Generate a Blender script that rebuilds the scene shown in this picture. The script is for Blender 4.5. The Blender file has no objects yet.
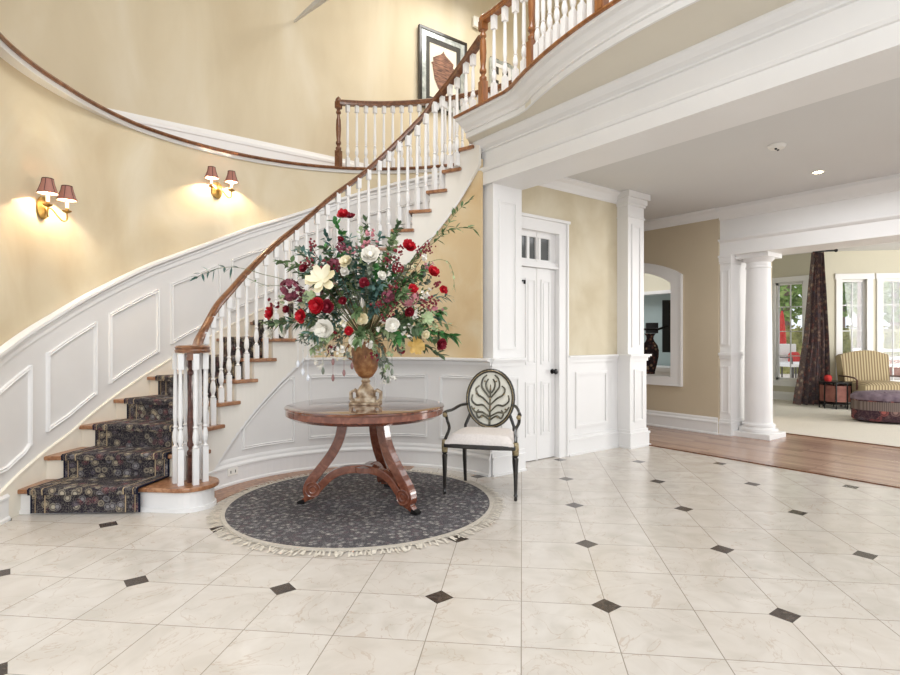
import bpy, bmesh, math, random
from math import sin, cos, pi, radians as R, sqrt, atan2, hypot
from mathutils import Vector, Matrix, noise
random.seed(7)
COL = bpy.context.scene.collection
FPX, EYE, HY, CX = 557.0, 1.28, 339.0, 450.0
CA, SA = cos(R(37.3)), sin(R(37.3))
def W(lat, Z):                      # view frame -> world XY
    return (CA*lat+SA*Z, -SA*lat+CA*Z)
def P(x, y, Z):                     # measured photo point at known depth -> world point
    lat = (x-CX)/FPX*Z; a, b = W(lat, Z)
    return Vector((a, b, EYE-(y-HY)/FPX*Z))
def FL(x, y, z=0.0):
    Z = FPX*(EYE-z)/(y-HY); return P(x, y, Z)

# ------------------------------------------------------------------ materials
def new_mat(name):
    m = bpy.data.materials.new(name); m.use_nodes = True
    return m, m.node_tree.nodes, m.node_tree.links, m.node_tree.nodes['Principled BSDF']
def srgb(c):
    f = lambda v: v/12.92 if v <= .04045 else ((v+.055)/1.055)**2.4
    return tuple(f(v/255.0) for v in c)+(1.0,)
def ramp(N, L, src, stops, interp='LINEAR'):
    r = N.new('ShaderNodeValToRGB'); r.color_ramp.interpolation = interp
    e = r.color_ramp.elements
    while len(e) < len(stops): e.new(.5)
    for el, (p, c) in zip(e, stops): el.position = p; el.color = srgb(c)
    L.new(src, r.inputs['Fac']); return r.outputs['Color']
def coord(N, L, scale=(1, 1, 1), rot=(0, 0, 0), kind='Object'):
    t = N.new('ShaderNodeTexCoord'); m = N.new('ShaderNodeMapping')
    m.inputs['Scale'].default_value = scale; m.inputs['Rotation'].default_value = rot
    L.new(t.outputs[kind], m.inputs['Vector']); return m.outputs['Vector']
def noisy(name, stops, scale=3, rough=.6, detail=4, sc=(1, 1, 1), bump=0, metal=0, dist=0, spec=.5, coat=0):
    m, N, L, b = new_mat(name)
    n = N.new('ShaderNodeTexNoise'); n.inputs['Scale'].default_value = scale
    n.inputs['Detail'].default_value = detail; n.inputs['Distortion'].default_value = dist
    L.new(coord(N, L, sc), n.inputs['Vector'])
    L.new(ramp(N, L, n.outputs['Fac'], stops), b.inputs['Base Color'])
    b.inputs['Roughness'].default_value = rough; b.inputs['Metallic'].default_value = metal
    b.inputs['Specular IOR Level'].default_value = spec; b.inputs['Coat Weight'].default_value = coat
    if bump:
        bp = N.new('ShaderNodeBump'); bp.inputs['Strength'].default_value = bump; bp.inputs['Distance'].default_value = .01
        L.new(n.outputs['Fac'], bp.inputs['Height']); L.new(bp.outputs['Normal'], b.inputs['Normal'])
    return m
def two(c, d=8): return [(.3, tuple(max(0, v-d) for v in c)), (.7, tuple(min(255, v+d) for v in c))]
def emis(name, c, s):
    m, N, L, b = new_mat(name)
    b.inputs['Base Color'].default_value = srgb(c); b.inputs['Emission Color'].default_value = srgb(c)
    b.inputs['Emission Strength'].default_value = s; return m

M = {}
M['upper_wall'] = noisy('upper_wall', [(.25, (200, 185, 156)), (.5, (211, 198, 171)), (.75, (220, 210, 189))], 1.1, .75, 6, (1.6, 1.6, .5), dist=.6)
M['lower_wall'] = noisy('lower_wall', [(.25, (198, 179, 147)), (.5, (210, 195, 165)), (.75, (221, 210, 187))], 1.3, .7, 6, (1.2, 1.2, .8), dist=.8)
M['warm_wall'] = noisy('warm_wall', [(.28, (206, 176, 132)), (.5, (216, 192, 152)), (.72, (224, 210, 180))], 1.8, .7, 6, dist=.7)
M['door_wall'] = noisy('door_wall', [(.28, (202, 188, 158)), (.5, (213, 201, 174)), (.72, (222, 212, 188))], 2.2, .7, 6, dist=.5)
M['hall_wall'] = noisy('hall_wall', two((196, 181, 156), 4), 1, .8)
M['family_wall'] = noisy('family_wall', two((208, 202, 182), 3), 1, .8)
M['balcony_soffit'] = noisy('balcony_soffit', two((222, 215, 200), 3), 1, .8)
M['trim'] = noisy('white_trim', two((232, 230, 228), 2), 2, .42)
M['panel_white'] = noisy('panel_white', two((226, 223, 220), 3), 2, .5)
M['cream_riser'] = noisy('cream_riser', two((236, 228, 212), 3), 2, .5)
M['stringer_white'] = noisy('stringer_white', two((232, 227, 218), 2), 2, .5)
M['ceiling'] = noisy('ceiling_paint', two((214, 213, 211), 2), 1, .7)
M['outer_white'] = noisy('foyer_ceiling_paint', two((225, 220, 208), 2), 1, .8)
def wood(name, c1, c2, c3, scale=3, stretch=(1, 1, 1), rough=.3, coat=.3):
    return noisy(name, [(.3, c1), (.5, c2), (.7, c3)], scale, rough, 8, stretch, dist=1.5, coat=coat)
M['rail_wood'] = wood('rail_wood', (86, 52, 32), (116, 74, 48), (140, 96, 66), 14, (1, 1, 1))
M['orange_wood'] = wood('orange_wood', (118, 72, 38), (146, 92, 50), (168, 114, 68), 12, (1, 1, .3))
M['tread_wood'] = wood('tread_wood', (118, 74, 46), (152, 104, 70), (176, 130, 94), 16, (1, 1, 1), .35)
M['dark_newel'] = wood('dark_newel', (58, 32, 26), (84, 50, 42), (106, 66, 54), 12)
M['table_wood'] = wood('table_wood', (98, 52, 36), (118, 66, 46), (140, 84, 62), 5, (3, 1, 3), .2, .7)
M['table_top'] = wood('table_top', (74, 38, 28), (104, 58, 40), (134, 82, 58), 4, (1, 6, 1), .12, 1)
M['black_lacquer'] = noisy('black_lacquer', [(.3, (20, 17, 16)), (.6, (34, 30, 27)), (.8, (66, 56, 44))], 12, .3, coat=.4)
M['gold'] = noisy('worn_gold', [(.3, (110, 92, 62)), (.7, (176, 160, 124))], 40, .4, metal=.4)
M['brass'] = noisy('brass', [(.3, (150, 112, 56)), (.7, (206, 170, 100))], 9, .3, metal=.7)
M['seat_cloth'] = noisy('seat_cloth', two((222, 214, 208), 5), 60, .95, bump=.2)
M['black_metal'] = noisy('black_metal', two((30, 28, 28), 6), 8, .35, metal=.5)
M['urn'] = noisy('urn_clay', [(.3, (98, 62, 36)), (.5, (150, 100, 60)), (.62, (184, 138, 90)), (.75, (104, 56, 40))], 14, .45, 6, bump=.3)
M['urn_foot'] = noisy('urn_foot', [(.35, (118, 92, 68)), (.5, (172, 146, 116)), (.65, (214, 198, 174))], 18, .5, 6, bump=.3)
M['candle'] = emis('candle_sleeve', (255, 240, 205), 1.5)
M['bulb'] = emis('bulb', (255, 236, 190), 14)
M['outlet'] = noisy('outlet_plastic', two((236, 233, 226), 2), 4, .4)
M['carpet'] = noisy('carpet', two((214, 209, 198), 6), 70, .95, bump=.3)
M['chair_stripe'] = None

def floor_tiles():
    m, N, L, b = new_mat('marble_tiles')
    t = N.new('ShaderNodeTexCoord'); sp = N.new('ShaderNodeSeparateXYZ'); L.new(t.outputs['Object'], sp.inputs[0])
    def mth(op, a, c=None, d=None):
        n = N.new('ShaderNodeMath'); n.operation = op
        for i, v in enumerate((a, c, d)):
            if v is None: continue
            if isinstance(v, (int, float)): n.inputs[i].default_value = v
            else: L.new(v, n.inputs[i])
        return n.outputs[0]
    q = 1/sqrt(2)
    A = mth('MULTIPLY', mth('ADD', sp.outputs[0], sp.outputs[1]), q)
    B = mth('MULTIPLY', mth('SUBTRACT', sp.outputs[0], sp.outputs[1]), q)
    A = mth('SUBTRACT', A, mth('MULTIPLY', mth('SUBTRACT', B, .39), .022)); B = mth('ADD', B, mth('MULTIPLY', mth('SUBTRACT', A, 2.75), .006))
    def cell(v, off, per):          # signed distance from the nearest grid line
        u = mth('DIVIDE', mth('SUBTRACT', v, off), per)
        fr = mth('SUBTRACT', u, mth('ROUND', u))
        return mth('MULTIPLY', fr, per)
    a1 = cell(A, 2.75, .4075); b1 = cell(B, .385, .404)
    a2 = cell(A, 2.75, .815); b2 = cell(B, .385, .808)
    g = mth('MINIMUM', mth('ABSOLUTE', a1), mth('ABSOLUTE', b1))
    grout = mth('LESS_THAN', g, .0022)
    dx = mth('ABSOLUTE', mth('ADD', a2, b2)); dy = mth('ABSOLUTE', mth('SUBTRACT', a2, b2))
    sq = mth('LESS_THAN', mth('MAXIMUM', dx, dy), .073)
    # per tile tone
    cmb = N.new('ShaderNodeCombineXYZ')
    L.new(mth('FLOOR', mth('DIVIDE', mth('SUBTRACT', A, 2.75), .4075)), cmb.inputs[0])
    L.new(mth('FLOOR', mth('DIVIDE', mth('SUBTRACT', B, .385), .404)), cmb.inputs[1])
    wn = N.new('ShaderNodeTexWhiteNoise'); L.new(cmb.outputs[0], wn.inputs['Vector'])
    ad = N.new('ShaderNodeVectorMath'); ad.operation = 'ADD'
    L.new(t.outputs['Object'], ad.inputs[0]); L.new(wn.outputs['Color'], ad.inputs[1])
    n1 = N.new('ShaderNodeTexNoise'); n1.inputs['Scale'].default_value = 4; n1.inputs['Detail'].default_value = 8; n1.inputs['Distortion'].default_value = 1.2
    L.new(ad.outputs[0], n1.inputs['Vector'])
    base = ramp(N, L, n1.outputs['Fac'], [(.3, (193, 186, 176)), (.5, (204, 197, 188)), (.7, (211, 205, 197))])
    n2 = N.new('ShaderNodeTexNoise'); n2.inputs['Scale'].default_value = 2.2; n2.inputs['Detail'].default_value = 10; n2.inputs['Distortion'].default_value = 2.5
    L.new(ad.outputs[0], n2.inputs['Vector'])
    vein = mth('LESS_THAN', mth('ABSOLUTE', mth('SUBTRACT', n2.outputs['Fac'], .5)), .006)
    def mix(f, c1, c2, k=None):
        mx = N.new('ShaderNodeMix'); mx.data_type = 'RGBA'
        L.new(f, mx.inputs['Factor'])
        for i, c in ((6, c1), (7, c2)):
            if isinstance(c, tuple): mx.inputs[i].default_value = srgb(c)
            else: L.new(c, mx.inputs[i])
        return mx.outputs[2]
    c = mix(mth('MULTIPLY', vein, .35), base, (168, 142, 118))
    c = mix(mth('MULTIPLY', wn.outputs['Value'], .28), c, (196, 184, 170))
    c = mix(grout, c, (150, 140, 128))
    n3 = N.new('ShaderNodeTexNoise'); n3.inputs['Scale'].default_value = 30; L.new(t.outputs['Object'], n3.inputs['Vector'])
    c = mix(sq, c, ramp(N, L, n3.outputs['Fac'], [(.3, (44, 36, 32)), (.7, (82, 70, 62))]))
    L.new(c, b.inputs['Base Color'])
    L.new(mth('ADD', mth('MULTIPLY', n1.outputs['Fac'], .2), .1), b.inputs['Roughness'])
    bp = N.new('ShaderNodeBump'); bp.inputs['Strength'].default_value = .4; bp.inputs['Distance'].default_value = .002
    L.new(mth('SUBTRACT', 1.0, grout), bp.inputs['Height']); L.new(bp.outputs['Normal'], b.inputs['Normal'])
    return m
M['tiles'] = floor_tiles()
def plank_mat():
    m, N, L, b = new_mat('wood_floor_planks')
    v = coord(N, L, (1, 1, 1), (0, 0, R(90)))
    br = N.new('ShaderNodeTexBrick'); L.new(v, br.inputs['Vector'])
    br.inputs['Scale'].default_value = 1; br.inputs['Brick Width'].default_value = 1.1; br.inputs['Row Height'].default_value = .085
    br.inputs['Mortar Size'].default_value = .0015; br.inputs['Color1'].default_value = srgb((178, 148, 128)); br.inputs['Color2'].default_value = srgb((150, 120, 104))
    br.inputs['Mortar'].default_value = srgb((104, 80, 70)); br.offset = .37
    n = N.new('ShaderNodeTexNoise'); n.inputs['Scale'].default_value = 6; n.inputs['Detail'].default_value = 8
    L.new(coord(N, L, (9, 1, 1)), n.inputs['Vector'])
    mx = N.new('ShaderNodeMix'); mx.data_type = 'RGBA'; mx.blend_type = 'OVERLAY'; mx.inputs['Factor'].default_value = .35
    L.new(br.outputs['Color'], mx.inputs[6]); L.new(n.outputs['Fac'], mx.inputs[7]); L.new(mx.outputs[2], b.inputs['Base Color'])
    b.inputs['Roughness'].default_value = .22; return m
M['planks'] = plank_mat()
def pattern_mat(name, base, palette, scale, uv=False, border=None):
    m, N, L, b = new_mat(name)
    v = coord(N, L, (scale,)*3, kind='UV' if uv else 'Object')
    vo = N.new('ShaderNodeTexVoronoi'); vo.inputs['Scale'].default_value = 1; L.new(v, vo.inputs['Vector'])
    c1 = ramp(N, L, vo.outputs['Color'], palette, 'CONSTANT')
    ring = ramp(N, L, vo.outputs['Distance'], [(0, (255, 255, 255)), (.24, (235, 235, 235)), (.32, (0, 0, 0)), (.42, (205, 205, 205)), (.54, (0, 0, 0))])
    mx = N.new('ShaderNodeMix'); mx.data_type = 'RGBA'; L.new(ring, mx.inputs['Factor'])
    mx.inputs[6].default_value = srgb(base); L.new(c1, mx.inputs[7])
    n = N.new('ShaderNodeTexNoise'); n.inputs['Scale'].default_value = 3.3; n.inputs['Detail'].default_value = 5; L.new(v, n.inputs['Vector'])
    vine = ramp(N, L, n.outputs['Fac'], [(0, (0, 0, 0)), (.47, (0, 0, 0)), (.5, (170, 170, 170)), (.53, (0, 0, 0))])
    m2 = N.new('ShaderNodeMix'); m2.data_type = 'RGBA'; L.new(vine, m2.inputs['Factor'])
    L.new(mx.outputs[2], m2.inputs[6]); m2.inputs[7].default_value = srgb(palette[-1][1])
    out = m2.outputs[2]
    if border:
        t = N.new('ShaderNodeTexCoord'); s = N.new('ShaderNodeSeparateXYZ'); L.new(t.outputs['UV'], s.inputs[0])
        d = N.new('ShaderNodeMath'); d.operation = 'SUBTRACT'; L.new(s.outputs[0], d.inputs[0]); d.inputs[1].default_value = border/2
        a = N.new('ShaderNodeMath'); a.operation = 'ABSOLUTE'; L.new(d.outputs[0], a.inputs[0])
        h = border/2
        q = N.new('ShaderNodeMath'); q.operation = 'DIVIDE'; L.new(a.outputs[0], q.inputs[0]); q.inputs[1].default_value = h
        f = ramp(N, L, q.outputs[0], [(0, (0, 0, 0)), (.72, (255, 255, 255)), (.745, (0, 0, 0)), (.9, (255, 255, 255)), (.915, (0, 0, 0)), (.965, (255, 255, 255))], 'CONSTANT')
        cc = ramp(N, L, q.outputs[0], [(0, (170, 150, 120)), (.8, (160, 138, 108)), (.93, (150, 130, 104)), (.96, (24, 26, 44))], 'CONSTANT')
        m3 = N.new('ShaderNodeMix'); m3.data_type = 'RGBA'; L.new(f, m3.inputs['Factor']); L.new(out, m3.inputs[6]); L.new(cc, m3.inputs[7]); out = m3.outputs[2]
    L.new(out, b.inputs['Base Color']); b.inputs['Roughness'].default_value = .95
    b.inputs['Specular IOR Level'].default_value = .2
    bp = N.new('ShaderNodeBump'); bp.inputs['Strength'].default_value = .3; bp.inputs['Distance'].default_value = .004
    n4 = N.new('ShaderNodeTexNoise'); n4.inputs['Scale'].default_value = 20; L.new(v, n4.inputs['Vector'])
    L.new(n4.outputs['Fac'], bp.inputs['Height']); L.new(bp.outputs['Normal'], b.inputs['Normal'])
    return m
PAL = [(0, (96, 88, 98)), (.25, (172, 158, 134)), (.45, (112, 72, 76)), (.62, (140, 136, 138)), (.8, (186, 176, 156))]
M['runner'] = pattern_mat('runner_carpet', (46, 42, 50), PAL, 17, True, .82)
M['rug'] = pattern_mat('rug_pile', (72, 70, 74), [(0, (128, 124, 128)), (.25, (166, 161, 156)), (.45, (100, 82, 88)), (.62, (134, 131, 132)), (.8, (186, 181, 174))], 28)
M['drape'] = pattern_mat('floral_drape', (96, 82, 84), [(0, (140, 88, 84)), (.25, (178, 146, 128)), (.45, (92, 88, 102)), (.62, (150, 100, 92)), (.8, (188, 172, 156))], 13)
M['ottoman_floral'] = pattern_mat('ottoman_floral', (66, 48, 56), [(0, (160, 84, 80)), (.25, (112, 100, 110)), (.45, (178, 96, 88)), (.62, (60, 44, 54)), (.8, (150, 120, 112))], 8)
M['fringe'] = noisy('fringe_cotton', two((206, 198, 184), 14), 40, .95)
M['rug_edge'] = noisy('rug_edge', two((188, 180, 168), 8), 30, .95)
def stripes(name, c1, c2, c3, per, axis=0):
    m, N, L, b = new_mat(name)
    w = N.new('ShaderNodeTexWave'); w.bands_direction = 'XYZ'[axis]; w.inputs['Scale'].default_value = per
    w.inputs['Distortion'].default_value = .4; L.new(coord(N, L), w.inputs['Vector'])
    L.new(ramp(N, L, w.outputs['Fac'], [(.1, c1), (.5, c2), (.85, c3)]), b.inputs['Base Color']); b.inputs['Roughness'].default_value = .85
    return m
M['chair_stripe'] = stripes('striped_upholstery', (122, 104, 76), (156, 138, 104), (184, 168, 134), 6)
def shade_mat():
    m, N, L, b = new_mat('shade_silk')
    b.inputs['Base Color'].default_value = srgb((150, 104, 92)); b.inputs['Roughness'].default_value = .8
    b.inputs['Emission Color'].default_value = srgb((190, 130, 110)); b.inputs['Emission Strength'].default_value = .12
    n = N.new('ShaderNodeTexNoise'); n.inputs['Scale'].default_value = 80; bp = N.new('ShaderNodeBump'); bp.inputs['Strength'].default_value = .2
    L.new(n.outputs['Fac'], bp.inputs['Height']); L.new(bp.outputs['Normal'], b.inputs['Normal'])
    return m
M['shade'] = shade_mat()
M['shade_trim'] = noisy('shade_trim', two((74, 40, 36), 6), 20, .7)
M['shade_inside'] = emis('shade_inside', (255, 240, 205), 1.6)
def glass():
    m, N, L, b = new_mat('window_glass')
    t = N.new('ShaderNodeBsdfTransparent'); g = N.new('ShaderNodeBsdfGlossy'); g.inputs['Roughness'].default_value = .02
    f = N.new('ShaderNodeFresnel'); f.inputs['IOR'].default_value = 1.35
    mx = N.new('ShaderNodeMixShader'); L.new(f.outputs[0], mx.inputs[0]); L.new(t.outputs[0], mx.inputs[1]); L.new(g.outputs[0], mx.inputs[2])
    L.new(mx.outputs[0], N['Material Output'].inputs['Surface']); return m
M['glass'] = glass()
M['transom_glass'] = noisy('transom_glass', two((92, 94, 94), 5), 2, .08)
def leafm(name, c): return noisy(name, two(c, 22), 9, .6)
M['leaf_dark'] = leafm('leaf_dark', (78, 100, 68)); M['leaf_mid'] = leafm('leaf_mid', (92, 118, 74)); M['leaf_teal'] = leafm('leaf_teal', (88, 122, 114))
M['leaf_pale'] = leafm('leaf_pale', (158, 174, 130)); M['leaf_grey'] = leafm('leaf_grey', (120, 128, 112)); M['leaf_bright'] = leafm('leaf_bright', (76, 136, 72))
M['stem'] = leafm('stem', (104, 110, 70)); M['twig'] = noisy('twig', two((98, 66, 52), 16), 20, .8)
M['berry'] = noisy('berry', two((120, 34, 46), 18), 30, .4); M['plum'] = noisy('plum_petals', two((116, 46, 64), 24), 25, .6)
M['red'] = noisy('red_petals', [(.3, (160, 8, 26)), (.7, (206, 26, 44))], 14, .55); M['crimson'] = noisy('crimson_petals', two((122, 14, 34), 12), 14, .55)
M['white_petal'] = noisy('white_petals', two((236, 232, 222), 8), 14, .6); M['cream_petal'] = noisy('cream_petals', [(.3, (226, 212, 170)), (.7, (240, 234, 210))], 10, .6)
M['yellow'] = noisy('yellow_petals', two((206, 170, 96), 16), 12, .6); M['pink'] = noisy('pink_petals', two((186, 120, 128), 20), 16, .6)
M['crystal'] = noisy('clear_drops', two((226, 228, 234), 6), 20, .15)
M['pod'] = noisy('seed_pods', two((150, 112, 108), 16), 30, .5)
M['garden'] = noisy('garden_foliage', [(.3, (92, 120, 64)), (.5, (136, 164, 92)), (.7, (180, 200, 128))], 3, .8, 6)
M['hedge'] = noisy('hedge_foliage', [(.3, (90, 92, 50)), (.5, (140, 140, 84)), (.7, (176, 172, 110))], 5, .8)
M['bark'] = noisy('bark', [(.3, (112, 92, 82)), (.7, (168, 148, 136))], 4, .9, sc=(4, 4, 1))
M['patio'] = noisy('patio_stone', two((226, 214, 204), 8), 2, .7)
M['brick'] = noisy('brick_red', [(.3, (150, 100, 86)), (.7, (190, 146, 128))], 6, .8)
M['panel_red'] = noisy('panel_red', [(.3, (112, 60, 54)), (.7, (150, 96, 82))], 9, .6)
M['outdoor_white'] = noisy('outdoor_white', two((238, 236, 232), 4), 4, .5)
M['outdoor_red'] = noisy('outdoor_red', two((206, 50, 48), 14), 6, .7)
M['outdoor_dark'] = noisy('outdoor_dark', two((70, 66, 66), 8), 6, .5)
M['tv'] = noisy('tv_black', two((22, 24, 28), 4), 3, .3)
M['den_wall'] = noisy('den_wall', two((176, 192, 192), 5), 1, .8)
M['den_blue'] = noisy('den_blue', two((94, 142, 164), 8), 1, .5)
M['vase_black'] = pattern_mat('painted_vase', (34, 26, 28), [(0, (130, 92, 70)), (.25, (60, 40, 40)), (.45, (168, 140, 112)), (.62, (96, 56, 48)), (.8, (70, 60, 60))], 22)
M['print_paper'] = noisy('print_paper', two((224, 216, 196), 5), 4, .7); M['print_urn'] = noisy('print_urn', [(.35, (74, 50, 42)), (.65, (150, 108, 86))], 9, .7, sc=(1, 1, 6))
M['silver_leaf'] = noisy('silver_leaf', [(.3, (150, 156, 154)), (.7, (206, 212, 208))], 12, .3, metal=.4)
M['print_dark'] = noisy('print_dark', two((60, 58, 54), 8), 8, .6)

# ------------------------------------------------------------------ mesh helper
class MB:
    def __init__(s): s.v = []; s.f = []; s.uv = None
    def add(s, vs, fs):
        o = len(s.v); s.v += [tuple(p) for p in vs]; s.f += [tuple(i+o for i in f) for f in fs]; return s
    def box(s, x0, x1, y0, y1, z0, z1):
        return s.add([(x, y, z) for z in (z0, z1) for y in (y0, y1) for x in (x0, x1)],
                     [(0, 2, 3, 1), (4, 5, 7, 6), (0, 1, 5, 4), (2, 6, 7, 3), (0, 4, 6, 2), (1, 3, 7, 5)])
    def obox(s, c, d, w, h, t0=0, t1=0):       # c centre, d unit direction (XY) of width w, thickness from t0 to t1 along normal, height h (z0,z1)
        nx, ny = -d[1], d[0]; pts = []
        for z in h:
            for t in (t0, t1):
                for k in (-w/2, w/2): pts.append((c[0]+d[0]*k+nx*t, c[1]+d[1]*k+ny*t, z))
        return s.add(pts, [(0, 2, 3, 1), (4, 5, 7, 6), (0, 1, 5, 4), (2, 6, 7, 3), (0, 4, 6, 2), (1, 3, 7, 5)])
    def prism(s, poly, z0, z1):
        n = len(poly); vs = [(p[0], p[1], z0) for p in poly]+[(p[0], p[1], z1) for p in poly]
        return s.add(vs, [tuple(range(n-1, -1, -1)), tuple(range(n, 2*n))]+[(i, (i+1) % n, n+(i+1) % n, n+i) for i in range(n)])
    def lathe(s, prof, c=(0, 0, 0), n=16, sq=()):
        # prof [(r, z)], indices in sq use a square section
        vs = []
        for r, z in prof:
            for k in range(n): a = 2*pi*k/n; vs.append((c[0]+r*cos(a), c[1]+r*sin(a), c[2]+z))
        fs = []
        for i in range(len(prof)-1):
            for k in range(n): fs.append((i*n+k, i*n+(k+1) % n, (i+1)*n+(k+1) % n, (i+1)*n+k))
        fs.append(tuple(range(n-1, -1, -1))); fs.append(tuple((len(prof)-1)*n+k for k in range(n)))
        return s.add(vs, fs)
    def tube(s, pts, rad, n=8, flat=1.0):
        pts = [Vector(p) for p in pts]; m = len(pts)
        if not isinstance(rad, (list, tuple)): rad = [rad]*m
        vs = []; up = None
        for i, p in enumerate(pts):
            t = (pts[min(i+1, m-1)]-pts[max(i-1, 0)]).normalized()
            if up is None: up = Vector((0, 0, 1)) if abs(t.z) < .9 else Vector((1, 0, 0))
            a = t.cross(up).normalized(); up = a.cross(t).normalized()
            for k in range(n):
                q = 2*pi*k/n; vs.append(p+a*cos(q)*rad[i]*flat+up*sin(q)*rad[i])
        fs = [(i*n+k, i*n+(k+1) % n, (i+1)*n+(k+1) % n, (i+1)*n+k) for i in range(m-1) for k in range(n)]
        fs += [tuple(range(n-1, -1, -1)), tuple((m-1)*n+k for k in range(n))]
        return s.add(vs, fs)
    def sweep(s, path, prof, closed=False):    # path [(x,y,z)], prof [(side, up)] closed section; side = left of travel
        m = len(path); vs = []; n = len(prof)
        for i, p in enumerate(path):
            a = path[(i+1) % m if closed else min(i+1, m-1)]; b = path[(i-1) % m if closed else max(i-1, 0)]
            tx, ty = a[0]-b[0], a[1]-b[1]; l = hypot(tx, ty) or 1; nx, ny = -ty/l, tx/l
            for u, w in prof: vs.append((p[0]+nx*u, p[1]+ny*u, p[2]+w))
        rng = m if closed else m-1
        fs = [(i*n+k, ((i+1) % m)*n+k, ((i+1) % m)*n+(k+1) % n, i*n+(k+1) % n) for i in range(rng) for k in range(n)]
        if not closed: fs += [tuple(range(n)), tuple((m-1)*n+k for k in range(n-1, -1, -1))]
        return s.add(vs, fs)
    def ball(s, c, r, n=8, sc=(1, 1, 1)):
        m = max(4, n//2+1); vs = [(c[0], c[1], c[2]+r*sc[2])]
        for i in range(1, m):
            ph = pi*i/m
            for k in range(n): a = 2*pi*k/n; vs.append((c[0]+r*sc[0]*sin(ph)*cos(a), c[1]+r*sc[1]*sin(ph)*sin(a), c[2]+r*sc[2]*cos(ph)))
        vs.append((c[0], c[1], c[2]-r*sc[2])); l = len(vs)-1
        fs = [(0, 1+k, 1+(k+1) % n) for k in range(n)]
        for i in range(m-2): fs += [(1+i*n+k, 1+(i+1)*n+k, 1+(i+1)*n+(k+1) % n, 1+i*n+(k+1) % n) for k in range(n)]
        fs += [(l, 1+(m-2)*n+(k+1) % n, 1+(m-2)*n+k) for k in range(n)]
        return s.add(vs, fs)
    def build(s, name, mat, parent=None, smooth=False, world=False, bevel=0, label=None):
        me = bpy.data.meshes.new(name)
        off = parent.location if (world and parent is not None) else Vector((0, 0, 0))
        if world and parent is not None and parent.parent is not None: off = off+parent.parent.location
        me.from_pydata([Vector(v)-off for v in s.v], [], s.f)
        bm = bmesh.new(); bm.from_mesh(me); bmesh.ops.recalc_face_normals(bm, faces=bm.faces)
        if smooth:
            for f in bm.faces: f.smooth = True
            for e in bm.edges:
                if len(e.link_faces) == 2 and e.calc_face_angle(0) > R(38): e.smooth = False
        bm.to_mesh(me); bm.free()
        me.materials.append(mat); o = bpy.data.objects.new(name, me); COL.objects.link(o)
        if parent is not None: o.parent = parent
        if bevel:
            b = o.modifiers.new('bevel', 'BEVEL'); b.width = bevel; b.segments = 2; b.limit_method = 'ANGLE'
        if label: o['label'] = label
        return o
def tag(o, label, cat, group=None, kind=None):
    o['label'] = label; o['category'] = cat
    if group: o['group'] = group
    if kind: o['kind'] = kind
    return o
def thing(name, label, cat, loc=(0, 0, 0), rz=0, group=None):
    o = bpy.data.objects.new(name, None); o.empty_display_size = .1; COL.objects.link(o)
    o.location = loc; o.rotation_euler = (0, 0, rz); return tag(o, label, cat, group)
def struct(o): o['kind'] = 'structure'; return o
def catmull(pts, n=6):
    out = []; q = [pts[0]]+list(pts)+[pts[-1]]
    for i in range(1, len(q)-2):
        p0, p1, p2, p3 = (Vector(v) for v in q[i-1:i+3])
        for k in range(n):
            t = k/n; out.append(.5*((2*p1)+(p2-p0)*t+(2*p0-5*p1+4*p2-p3)*t*t+(3*p1-p0-3*p2+p3)*t**3))
    out.append(Vector(pts[-1])); return out
def interp(x, xs, ys):
    if xs[0] > xs[-1]: xs = xs[::-1]; ys = ys[::-1]
    if x <= xs[0]: return ys[0]+(ys[1]-ys[0])/(xs[1]-xs[0])*(x-xs[0])
    for i in range(len(xs)-1):
        if x <= xs[i+1]: return ys[i]+(ys[i+1]-ys[i])*(x-xs[i])/(xs[i+1]-xs[i])
    return ys[-1]+(ys[-1]-ys[-2])/(xs[-1]-xs[-2])*(x-xs[-1])

# ------------------------------------------------------------------ stair geometry (angles seen from the foyer, degrees)
RISE = .1837; NST = 18; Z2 = RISE*NST
CI = W(-.675, 4.26); CO = W(-.829, 4.3015); RI = 1.3446; RW = 1.375; RB = 1.42; RO = 2.3415
TH = [184.5, 178.4, 172.5, 166.0, 158.9, 151.5, 143.7, 135.6, 127.3, 118.9, 110.5, 102.0, 93.7, 85.5, 77.6, 69.9, 62.7, 55.9, 49.7]
PHI = [202, 194.5, 184, 173.4, 164.2, 155.7, 147, 138, 129.5, 121, 112, 103.5, 95, 86.5, 78.5, 70.5, 63, 56, 49.7]
def ci(th, r, z=0): a = R(th-37.3); return Vector((CI[0]+r*cos(a), CI[1]+r*sin(a), z))
def co(th, r=RO, z=0): a = R(th-37.3); return Vector((CO[0]+r*cos(a), CO[1]+r*sin(a), z))
def s_of(th): return interp(th, TH, list(range(19)))
def pin(k, r=RI): return ci(TH[k], r)
def linedir(k): a = R(PHI[k]-37.3); return Vector((cos(a), sin(a), 0))
def pout(k, r=RO-.01, p=None):
    p = p or pin(k); d = linedir(k); c = Vector((CO[0], CO[1], 0)); q = p-c
    b = q.dot(d); return p+d*(-b+sqrt(b*b-q.dot(q)+r*r))
st = thing('staircase', 'curved staircase of brown wooden treads and cream risers sweeping up behind the round table', 'staircase', (CO[0], CO[1], 0))
VC = Vector((*W(-1.99, 4.27), 0))
def stepone(inset, z0, z1, back):
    pts = []
    o = Vector((*W(-3.235, 4.04+inset), 0)); pts.append(o); pts.append(Vector((*W(-2.3, 4.10+inset), 0)))
    for k in range(13):
        a = R(-95+k*14.5); pts.append(Vector((*W(-1.99+(.205-inset)*cos(a), 4.27+(.205-inset)*sin(a)), 0)))
    pts.append(pin(2)+Vector((*W(.02, -.04), 0))); pts.append(pin(2)+linedir(2)*.03+back); pts.append(pout(2)+back)
    return MB().prism(pts, z0, z1)
stepone(.035, 0, RISE-.03, Vector()).build('riser', M['trim'], st, world=True)
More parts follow.
